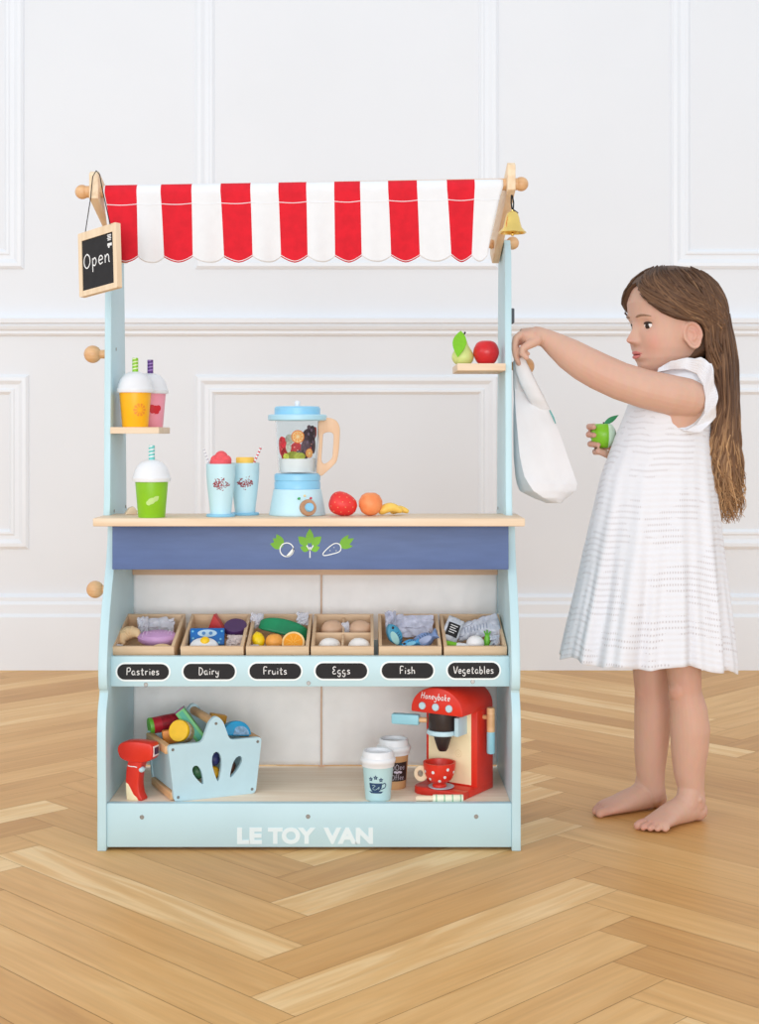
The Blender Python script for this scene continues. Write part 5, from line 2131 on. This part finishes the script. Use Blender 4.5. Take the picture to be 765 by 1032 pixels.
def foot(heel, tip, side, toes):
    """heel and tip: points on the floor; side: unit vector from the axis to the big toe"""
    hl, tp_ = Vector(heel), Vector(tip)
    ax = tp_ - hl
    L_ = ax.length
    ax.normalize()
    sd = Vector((-ax.y, ax.x, 0)) * side

    def q(s, lat, z):
        return hl + ax * (s * L_) + sd * lat + Vector((0, 0, z))
    tube(BODY, [q(.02, 0, .018), q(.08, 0, .0215), q(.22, .001, .026), q(.36, .003, .0255), q(.52, .004, .0215), q(.66, .003, .0165), q(.80, .001, .0125), q(.86, .000, .0105)],
         [(.012, .012), (.0195, .0195), (.0225, .0255), (.0235, .0255), (.0255, .0215), (.0285, .0165), (.0300, .0120), (.027, .0085)], 24)
    ell(BODY, q(.10, 0, .020), (.021, .021, .0205))
    tube(BODY, [q(.20, 0, .075), q(.22, 0, .055), q(.26, .001, .036), q(.40, .003, .026)], [(.022, .022), (.0235, .0245), (.0235, .026), (.022, .021)], 20)
    for lat, s1, r in toes:
        capsule(BODY, [q(.78, lat * .9, .0115), q(s1 - .07, lat, .0095), q(s1 - .035, lat * 1.0, .0078)], [r * 1.05, r * .98, r], 12)
    for sgn in (-1, 1):
        ell(BODY, q(.20, sgn * .019, .046), .0075)


TOES = [(.0205, 1.0, .0086), (.0062, 1.01, .0064), (-.0055, .97, .0060), (-.0162, .92, .0057), (-.0262, .86, .0055)]
foot((.640, .210, 0), (.510, .116, 0), -1, TOES)
foot((.583, .296, 0), (.432, .236, 0), 1, TOES)

for f in BODY.faces:
    f.material_index = 0
me = bpy.data.meshes.new('body_src')
BODY.to_mesh(me)
BODY.free()
so = bpy.data.objects.new('body_src', me)
C.objects.link(so)
md_ = so.modifiers.new('r', 'REMESH')
md_.mode = 'VOXEL'
md_.voxel_size = .0019
md_.adaptivity = 0
sm_ = so.modifiers.new('s', 'SMOOTH')
sm_.factor = .5
sm_.iterations = 4
dg = bpy.context.evaluated_depsgraph_get()
dg.update()
bme = bpy.data.meshes.new_from_object(so.evaluated_get(dg))
bpy.data.objects.remove(so)
bme.transform(GI)
bme.materials.clear()
bme.materials.append(SKIN)
bme.polygons.foreach_set('use_smooth', [True] * len(bme.polygons))
# true skin colour: pinker cheeks, nose, ears, knuckles, knees and toes
n_ = len(bme.vertices)
cov = np.empty(n_ * 3)
bme.vertices.foreach_get('co', cov)
cov = cov.reshape(-1, 3)
bl_ = np.zeros(n_)
for c, r, amt in ((HM @ Vector((.060, .037, .056)), .020, .42), (HM @ Vector((.060, -.037, .056)), .020, .42), (HM @ Vector((.090, 0, .062)), .010, .4),
                  (HM @ Vector((-.012, .068, .072)), .024, .35), (P(523, 352, 2.65), .018, .4), (P(597, 440, 2.78), .028, .4), (P(686, 697, 2.66), .03, .28), (P(650, 698, 2.75), .03, .28),
                  (Vector((.51, .13, 0)), .04, .45), (Vector((.445, .24, 0)), .04, .45), (Vector((.634, .21, 0)), .022, .35), (Vector((.583, .298, 0)), .022, .35), (P(604, 376, 2.62), .03, .15)):
    c = GI @ Vector(c)
    d2 = ((cov - np.array(c)) ** 2).sum(1)
    bl_ = np.maximum(bl_, amt * np.exp(-d2 / (r * r)))
ca = bme.attributes.new('blush', 'FLOAT', 'POINT')
ca.data.foreach_set('value', bl_.astype(np.float32))
bo = bpy.data.objects.new('body', bme)
C.objects.link(bo)
bo.parent = girl
HG = GI @ HM


def hobj(name, bm, m, par=None, ang=60):
    return obj(name, bm, m, par or girl, HG, ang)


# eyes, brows, lips
EYEW = mat('eye_white', (240, 236, 234), .25, var=.01)
IRIS = mat('iris_brown', (52, 34, 26), .15, var=.2, scale=600)
LASH = mat('lash_brown', (52, 36, 30), .7, var=.05)
BROW = mat('brow_brown', (150, 116, 92), .8, var=.1)
LIP = mat('lip_pink', (208, 122, 116), .4, var=.06, scale=200)
for s in (1, -1):
    cy, cz = s * .0265, .0885
    ex = face_x(cy, cz) - .0034
    em = Matrix.Translation((ex, cy, cz)) @ Matrix.Rotation(s * math.radians(20), 4, 'Z')
    t = B()
    ell(t, (0, 0, 0), (.0070, .0130, .0078), 0, None, 24, 16)
    ey = hobj('eye', merge(B(), t, em), EYEW)
    t = B()
    ell(t, (.0040, -s * .0015 + .001, -.0006), (.0036, .0066, .0068), 0, None, 20, 12)
    hobj('iris', merge(B(), t, em), IRIS, ey).parent = ey
    t = B()
    pts = [em @ Vector((.0062 - .30 * abs(q) ** 2 / .016, q, .0052 + .0022 * math.cos(q / .0128 * PI / 2) - .0022)) for q in np.linspace(-.0128, .0128, 9)]
    tube(t, pts, [.0010, .0017, .0021, .0022, .0022, .0022, .0021, .0018, .0012], 8)
    hobj('eyelash', t, LASH)
    t = B()
    pts = []
    for q in range(9):
        y = s * (.0125 + .030 * q / 8)
        z = .1035 + .0045 * math.sin(PI * (.15 + .75 * q / 8))
        pts.append(Vector((face_x(y, z) + .0004, y, z)))
    tube(t, pts, [(.0011, .0012), (.0016, .002), (.0018, .0022), (.0018, .0022), (.0017, .002), (.0015, .0018), (.0013, .0015), (.001, .0011), (.0007, .0006)], 8)
    hobj('eyebrow', t, BROW)
for nm, zc_, w_, r in (('upper_lip', .0392, .0165, .0030), ('lower_lip', .0302, .0140, .0034)):
    t = B()
    pts, rr = [], []
    for q in np.linspace(-1, 1, 11):
        y = q * w_
        z = zc_ + (-.0032 * q * q if nm == 'upper_lip' else .0034 * q * q) + (-.0008 * g_(q, .2) if nm == 'upper_lip' else 0)
        pts.append(Vector((face_x(y, z) - .0008, y, z)))
        rr.append(r * (1 - .8 * q * q) + .0003)
    tube(t, pts, rr, 10)
    hobj(nm, t, LIP)
t = B()
pts = [Vector((face_x(y, .0348) + .0004, y, .0348)) for y in np.linspace(-.0125, .0125, 7)]
tube(t, pts, [(.0004, .0006), (.0012, .0016), (.0016, .0020), (.0017, .0022), (.0016, .0020), (.0012, .0016), (.0004, .0006)], 8)
hobj('mouth_opening', t, mat('mouth_dark', (120, 48, 50), .4))

# hair: a close cap over the skull, a falling tail behind, and separate locks
def hline(phi):
    a = abs(math.degrees(math.atan2(math.sin(phi), math.cos(phi))))
    return float(np.interp(a, [0, 10, 22, 38, 52, 70, 86, 98, 108, 120, 180], [.168, .160, .144, .124, .108, .096, .090, .088, .066, .020, .004]))


HAIRM = bpy.data.materials.new('hair_brown')
HAIRM.use_nodes = True
nt = HAIRM.node_tree
hb_ = nt.nodes['Principled BSDF']
hat = nt.nodes.new('ShaderNodeAttribute')
hat.attribute_name = 'shade'
cr = nt.nodes.new('ShaderNodeValToRGB')
e = cr.color_ramp.elements
e[0].position, e[0].color = 0, lin((76, 54, 42))
e[1].position, e[1].color = 1, lin((206, 164, 120))
q_ = e.new(.45)
q_.color = lin((122, 90, 66))
nt.links.new(hat.outputs['Fac'], cr.inputs[0])
nt.links.new(cr.outputs[0], hb_.inputs['Base Color'])
hb_.inputs['Roughness'].default_value = .48
hb_.inputs['Specular IOR Level'].default_value = .22

HB = B()
HB.verts.layers.float.new('shade')


def hmerge(t, M, shade):
    lay = HB.verts.layers.float['shade']
    n0 = len(HB.verts)
    merge(HB, t, M)
    HB.verts.ensure_lookup_table()
    for v in HB.verts[n0:]:
        v[lay] = shade(v.co) if callable(shade) else shade


def cap_pt(phi, f, off):
    z0 = hline(phi)
    zt = .1968
    z = z0 + (zt - z0) * f
    o = off * min(1, f * 9 + .15) - (.003 if f < .02 else 0)
    x, y = head_base(phi, min(z, zt), o)
    top = max(0, (z - .15) / .047)
    return Vector((x, y, z + o * .6 * top ** 2))


t = B()
nph, nf = 96, 28
rr = []
for j in range(nf + 1):
    f = j / nf
    rr.append([t.verts.new(cap_pt(2 * PI * k / nph, f ** 1.0, .009 + (.015 * (1 - f ** 2) if math.cos(2 * PI * k / nph) < 0 else 0) * -math.cos(2 * PI * k / nph))) for k in range(nph)])
for a, b in zip(rr, rr[1:]):
    for k in range(nph):
        t.faces.new((a[k], a[(k + 1) % nph], b[(k + 1) % nph], b[k]))
t.faces.new(rr[-1])
hmerge(t, HM, .12)

# falling part (world pixels): row, left, right
TAIL = [(318, 712, 738), (340, 711, 741), (366, 714, 743.5), (404, 719, 744), (438, 711, 745), (463, 708, 745), (484, 715, 745), (508, 723, 744), (526, 727, 742)]
TP = [q[0] for q in TAIL]


def tail_pt(u, w_, py):
    l_ = float(np.interp(py, TP, [q[1] for q in TAIL]))
    r_ = float(np.interp(py, TP, [q[2] for q in TAIL]))
    th = float(np.interp(py, [318, 366, 440, 484, 526], [.050, .058, .052, .036, .014]))
    return P(l_ + (r_ - l_) * u, py, 2.715 + th * w_)


t = B()
rings = []
for py in np.linspace(318, 500, 30):
    ring = []
    sq = float(np.interp(py, [318, 350, 470, 500], [.55, .88, .78, .3]))
    for k in range(28):
        a = 2 * PI * k / 28
        ring.append(t.verts.new(tail_pt(.5 + .5 * sq * math.cos(a), sq * math.sin(a), py)))
    rings.append(ring)
for a, b in zip(rings, rings[1:]):
    for k in range(28):
        t.faces.new((a[k], a[(k + 1) % 28], b[(k + 1) % 28], b[k]))
t.faces.new(rings[0])
t.faces.new(rings[-1])
bmesh.ops.recalc_face_normals(t, faces=t.faces)
hmerge(t, None, lambda c: .15 + .3 * max(0, min(1, (.86 - c.z) / .25)))

rng = random.Random(3)
for i in range(430):
    # locks start on the parting and run over the cap to behind the ear, then fall
    side = 1 if rng.random() < .68 else -1
    ph_e = side * math.radians(rng.uniform(104, 178))
    part = rng.random()
    base = rng.random() * .2 + (rng.uniform(.12, .36) if rng.random() < .24 else 0)
    pts, sh = [], []
    # start near the parting line
    st_phi = side * math.radians(rng.uniform(6, 150) if rng.random() < .8 else rng.uniform(4, 60))
    if abs(st_phi) > abs(ph_e):
        st_phi = ph_e * .9
    n1 = 12
    f0 = rng.uniform(.72, .985) if rng.random() < .68 else rng.uniform(.02, .6)
    zs0 = hline(st_phi) + (.1968 - hline(st_phi)) * f0
    off = .0095 + rng.uniform(0, .0028)
    ze = rng.uniform(.045, .085)
    for k in range(n1):
        s = k / (n1 - 1)
        phi = st_phi + (ph_e - st_phi) * s ** 1.25
        z = zs0 + (ze - zs0) * s ** 1.15
        z = max(z, hline(phi) + .004)
        ff = (z - hline(phi)) / (.1968 - hline(phi))
        o = off + .015 * (1 - ff ** 2) * max(0, -math.cos(phi))
        x, y = head_base(phi, min(z, .1968), o)
        top = max(0, (z - .15) / .047)
        pts.append(HM @ Vector((x, y, z + o * .62 * top ** 2)))
        sh.append(base + .14 * s + (.12 if rng.random() < .03 else 0))
    last = pts[-1]
    # choose tail parameters nearest to where the lock leaves the head
    py0 = CY + (CH - last.z) * F / (last.y + 2.5)
    px0 = CX + last.x * F / (last.y + 2.5)
    u = rng.random()
    w_ = max(-1, min(1, (-.95 if side > 0 and rng.random() < .7 else rng.uniform(-1, .9))))
    rad = math.sqrt(max(0.0, 1 - (2 * u - 1) ** 2))
    w_ = w_ * rad
    pe = rng.uniform(478, 528)
    ph1, amp = rng.choice([0, 1.1, 2.2, 3.4, 4.6]) + rng.uniform(-.25, .25), rng.uniform(.0022, .0065)
    blond = rng.uniform(-.1, .25)
    n2 = 26
    for k in range(1, n2 + 1):
        s = k / n2
        py = py0 + 8 + (pe - py0 - 8) * s
        tp = tail_pt(u, w_, max(py, 318))
        if s < .3:
            a = (s / .3)
            a = a * a * (3 - 2 * a)
            straight = Vector((last.x + (tp.x - last.x) * a, last.y + (tp.y - last.y) * a, tp.z))
            tp = straight
        wv = max(0, (s - .35) / .65)
        tp = tp + Vector((math.sin(s * 17 + ph1) * amp * (.4 + 3.2 * wv * wv), math.cos(s * 15 + ph1) * amp * (.4 + 1.8 * wv), 0))
        pts.append(tp)
        sh.append(base + .14 + (.42 + blond) * wv)
    t = B()
    r0 = rng.uniform(.0013, .0024)
    tube(t, pts, [r0 * (.6 if k < 2 else 1) * (1 if k < len(pts) - 5 else (len(pts) - k) / 6) for k in range(len(pts))], 5)
    t.verts.ensure_lookup_table()
    lay = HB.verts.layers.float['shade']
    n0 = len(HB.verts)
    merge(HB, t)
    HB.verts.ensure_lookup_table()
    for k in range(len(pts)):
        for q in range(5):
            HB.verts[n0 + k * 5 + q][lay] = max(0, min(1, sh[k]))
# the outer fall of the back hair
for i in range(150):
    u = rng.random() ** .7
    w_ = -math.sqrt(max(0.0, 1 - (2 * u - 1) ** 2)) * rng.uniform(.75, 1.0)
    base = .06 + rng.random() * .22 + (rng.uniform(.12, .3) if rng.random() < .25 else 0)
    pe, ph1 = rng.uniform(470, 527), rng.choice([0, 1.5, 3.0, 4.4]) + rng.uniform(-.25, .25)
    amp = rng.uniform(.002, .0062)
    pts, sh = [], []
    for k in range(30):
        s = k / 29
        wv = max(0, (s - .4) / .6)
        pts.append(tail_pt(.5 + (u - .5) * (.72 + .33 * min(1, s * 4)), w_ * (.6 + .45 * min(1, s * 4)), 316 + (pe - 316) * s) + Vector((math.sin(s * 15 + ph1) * amp * (.3 + 2.6 * wv * wv), math.cos(s * 13 + ph1) * amp * .5, 0)))
        sh.append(base + .5 * wv)
    t = B()
    r0 = rng.uniform(.0014, .0026)
    tube(t, pts, [r0 * min(1, (29 - k) / 6 + .1) for k in range(30)], 5)
    lay = HB.verts.layers.float['shade']
    n0 = len(HB.verts)
    merge(HB, t)
    HB.verts.ensure_lookup_table()
    for k in range(30):
        for q in range(5):
            HB.verts[n0 + k * 5 + q][lay] = max(0, min(1, sh[k]))
# flicked curls at the tips
for i in range(44):
    u = rng.random()
    c = tail_pt(u, rng.uniform(-.8, .5), rng.uniform(470, 505))
    r = rng.uniform(.008, .016)
    s = rng.choice([-1, 1])
    pts = [c + Vector((s * r * math.sin(a), .3 * r * math.cos(a), -a * r * .62)) for a in np.linspace(0, rng.uniform(2.6, 4.4), 12)]
    t = B()
    tube(t, pts, [.0014 * (1 - .7 * k / 11) for k in range(12)], 5)
    hmerge(t, None, rng.uniform(.55, .9))
hair = obj('hair', HB, HAIRM, girl, GI, 180)

# dress
DC = 2.72
DR = [(371, 671, 706, .050), (378, 657, 711, .082), (388, 645, 713, .094), (402, 637, 714, .094), (420, 630, 714.5, .088), (440, 621.5, 716, .084), (480, 607, 720, .088), (520, 598, 724, .098), (560, 589, 728, .110), (600, 580.5, 732, .121), (640, 571, 736.5, .131), (664, 566, 738.5, .137)]
DZ = [P(0, q[0], DC).z for q in DR]


def dress(u, v):
    phi = 2 * PI * u
    ztop, zbot = DZ[0], DZ[-1]
    c, s = math.cos(phi), math.sin(phi)
    # the hem hangs a little lower at her back
    hem = zbot + .004 - .020 * max(0, c) ** 1.5 + .004 * math.sin(phi * 9 + 1) + .003 * math.sin(phi * 4)
    z = ztop + (hem - ztop) * v
    zi = max(min(z, ztop), zbot)
    xs_ = DZ[::-1]
    xl = float(np.interp(zi, xs_, [P(q[1], 0, DC).x for q in DR[::-1]]))
    xr = float(np.interp(zi, xs_, [P(q[2], 0, DC).x for q in DR[::-1]]))
    hd = float(np.interp(zi, xs_, [q[3] for q in DR[::-1]]))
    fl = max(0, (v - .18) / .82)
    fold = (.085 * math.sin(phi * 13 + 1.5 * math.sin(phi * 2) + 2 * v) + .045 * math.sin(phi * 23 + 2.2) + .05 * math.sin(phi * 7 + 3 * v)) * fl ** 1.2
    if v > .62:
        fold += .018 * math.sin(phi * 37 + 1) * min(1, (v - .62) / .15)
    gather = -.012 * g_(v - .60, .012)
    k = 1 + fold + gather
    e = .92
    x = (xl + xr) / 2 + (xr - xl) / 2 * math.copysign(abs(c) ** e, c) * (1 + (k - 1) * .3)
    y = (DC - 2.5) + hd * math.copysign(abs(s) ** e, s) * k
    return Vector((x, y, z))


t = B()
NU, NV = 260, 110
t.loops.layers.uv.new('UVMap')
uvl = t.loops.layers.uv['UVMap']
vv = [[t.verts.new(dress(i / NU, j / NV)) for i in range(NU)] for j in range(NV + 1)]
for j in range(NV):
    for i in range(NU):
        f = t.faces.new((vv[j][i], vv[j][(i + 1) % NU], vv[j + 1][(i + 1) % NU], vv[j + 1][i]))
        for lp, (a, b) in zip(f.loops, ((i, j), (i + 1, j), (i + 1, j + 1), (i, j + 1))):
            lp[uvl].uv = (a / NU, b / NV)
bmesh.ops.recalc_face_normals(t, faces=t.faces)
DM = bpy.data.materials.new('eyelet_cotton')
DM.use_nodes = True
nt = DM.node_tree
N, L = nt.nodes, nt.links
db = N['Principled BSDF']
db.inputs['Roughness'].default_value = .85
uvn = N.new('ShaderNodeUVMap')
sx = N.new('ShaderNodeSeparateXYZ')
L.new(uvn.outputs[0], sx.inputs[0])


def mth(op, a, b=None, c=None):
    n = N.new('ShaderNodeMath')
    n.operation = op
    for i, v in enumerate((a, b, c)):
        if v is None:
            continue
        if isinstance(v, (int, float)):
            n.inputs[i].default_value = v
        else:
            L.new(v, n.inputs[i])
    return n.outputs[0]


# eyelets: rows of tiny holes, in wavy double rows
uu = mth('MULTIPLY', sx.outputs[0], 210.0)
wave = mth('MULTIPLY', mth('SINE', mth('MULTIPLY', sx.outputs[0], 62.0)), .16)
vv_ = mth('ADD', mth('MULTIPLY', sx.outputs[1], 50.0), wave)
fu = mth('SUBTRACT', mth('FRACT', uu), .5)
fv = mth('SUBTRACT', mth('FRACT', vv_), .5)
d2 = mth('ADD', mth('MULTIPLY', fu, fu), mth('MULTIPLY', mth('MULTIPLY', fv, fv), 1.6))
hole = mth('LESS_THAN', d2, .060)
patch = N.new('ShaderNodeTexNoise')
patch.inputs['Scale'].default_value = 9
L.new(uvn.outputs[0], patch.inputs['Vector'])
hole = mth('MULTIPLY', hole, mth('GREATER_THAN', patch.outputs['Fac'], .5))
mxd = N.new('ShaderNodeMix')
mxd.data_type = 'RGBA'
mxd.inputs[6].default_value = lin((229, 230, 236))
mxd.inputs[7].default_value = lin((206, 203, 208))
L.new(hole, mxd.inputs[0])
L.new(mxd.outputs[2], db.inputs['Base Color'])
bp2 = N.new('ShaderNodeBump')
bp2.inputs['Strength'].default_value = .22
bp2.inputs['Distance'].default_value = .0015
emb = mth('ADD', mth('SINE', mth('MULTIPLY', vv_, 6.283)), mth('MULTIPLY', hole, -1.5))
L.new(emb, bp2.inputs['Height'])
L.new(bp2.outputs[0], db.inputs['Normal'])
dr = obj('dress', t, DM, girl, GI, 180)
dr.modifiers.new('thickness', 'SOLIDIFY').thickness = -.0012
# flutter sleeve
INN = [(662, 375, 2.642), (676, 372.5, 2.632), (690, 372, 2.625), (702, 377, 2.618), (708.5, 388, 2.612), (711, 402, 2.612), (709.5, 417, 2.615), (701, 429, 2.622), (690, 434, 2.630), (678, 430, 2.636)]
OUT = [(664, 371, 2.640), (676, 364.5, 2.628), (692, 361.5, 2.618), (706, 361.5, 2.61), (716.5, 367, 2.604), (719.5, 383, 2.602), (722.5, 402, 2.604), (720, 421, 2.612), (706, 436, 2.622), (686, 438, 2.632)]


def ruff(u, v):
    a = u * (len(INN) - 1)
    p = [np.interp(a, range(len(INN)), [q[k] for q in INN]) for k in range(3)]
    o = [np.interp(a, range(len(INN)), [q[k] for q in OUT]) for k in range(3)]
    sc = 1 + .10 * abs(math.sin(u * PI * 7)) * (v > .8)
    x, y = p[0] + (o[0] - p[0]) * v * sc, p[1] + (o[1] - p[1]) * v * sc
    d = p[2] + (o[2] - p[2]) * v + .005 * math.sin(u * 34) * v
    return P(x, y, d)


t = B()
t.loops.layers.uv.new('UVMap')
uvl = t.loops.layers.uv['UVMap']
NU, NV = 90, 10
vv = [[t.verts.new(ruff(i / NU, j / NV)) for i in range(NU + 1)] for j in range(NV + 1)]
for j in range(NV):
    for i in range(NU):
        f = t.faces.new((vv[j][i], vv[j][i + 1], vv[j + 1][i + 1], vv[j + 1][i]))
        for lp, (a, b) in zip(f.loops, ((i, j), (i + 1, j), (i + 1, j + 1), (i, j + 1))):
            lp[uvl].uv = (a / NU * .3, b / NV * .12 + .3)
rf_ = obj('flutter_sleeve', t, DM, dr, GI, 180)
rf_.modifiers.new('thickness', 'SOLIDIFY').thickness = .0014

# green apple in her far hand
apc = P(608, 439, 2.782)
ap0 = thing('toy_green_apple', 'cut green toy apple with pale flesh and leaf in the girl\'s hand', 'toy apple', apc)
ka = 2.782 / F
t = B()
ra = 12.6 * ka
lathe(t, smooth_pts([(0, -ra * .98), (ra * .45, -ra * .98), (ra * .85, -ra * .6), (ra * 1.02, -ra * .05), (ra * .98, ra * .4), (ra * .7, ra * .86), (ra * .35, ra * .95), (ra * .1, ra * .82), (0, ra * .78)], 3), 44)
for f in t.faces:
    c = f.calc_center_median()
    f.material_index = 0
t2 = B()
me_ = bpy.data.meshes.new('q')
t.to_mesh(me_)
t.free()
t2.from_mesh(me_)
bmesh.ops.bisect_plane(t2, geom=list(t2.verts) + list(t2.edges) + list(t2.faces), plane_co=(ra * .30, 0, 0), plane_no=(1, 0, 0))
bmesh.ops.bisect_plane(t2, geom=list(t2.verts) + list(t2.edges) + list(t2.faces), plane_co=(ra * .86, 0, 0), plane_no=(1, 0, 0))
for f in t2.faces:
    c = f.calc_center_median()
    f.material_index = 2 if c.x > ra * .86 else (1 if c.x > ra * .30 else 0)
obj('apple_body', t2, [mat('apple_green', (134, 204, 40), .35, var=.06, scale=20), mat('apple_flesh', (214, 238, 214), .4, var=.04), mat('apple_rim_green', (48, 110, 70), .4)], ap0)
t = B()
prism(t, leafp(0, 0, 18 * ka, 5.5 * ka, 32, 10), [], .003, 0, T(.4 * ka, -.0015, ra * .9), .0004)
obj('leaf', t, mat('apple_leaf', (40, 140, 86), .6, var=.06), ap0)
t = B()
tube(t, [(0, 0, ra * .75), (.4 * ka, 0, ra * 1.08)], .0014, 8)
obj('stem', t, CORD, ap0)
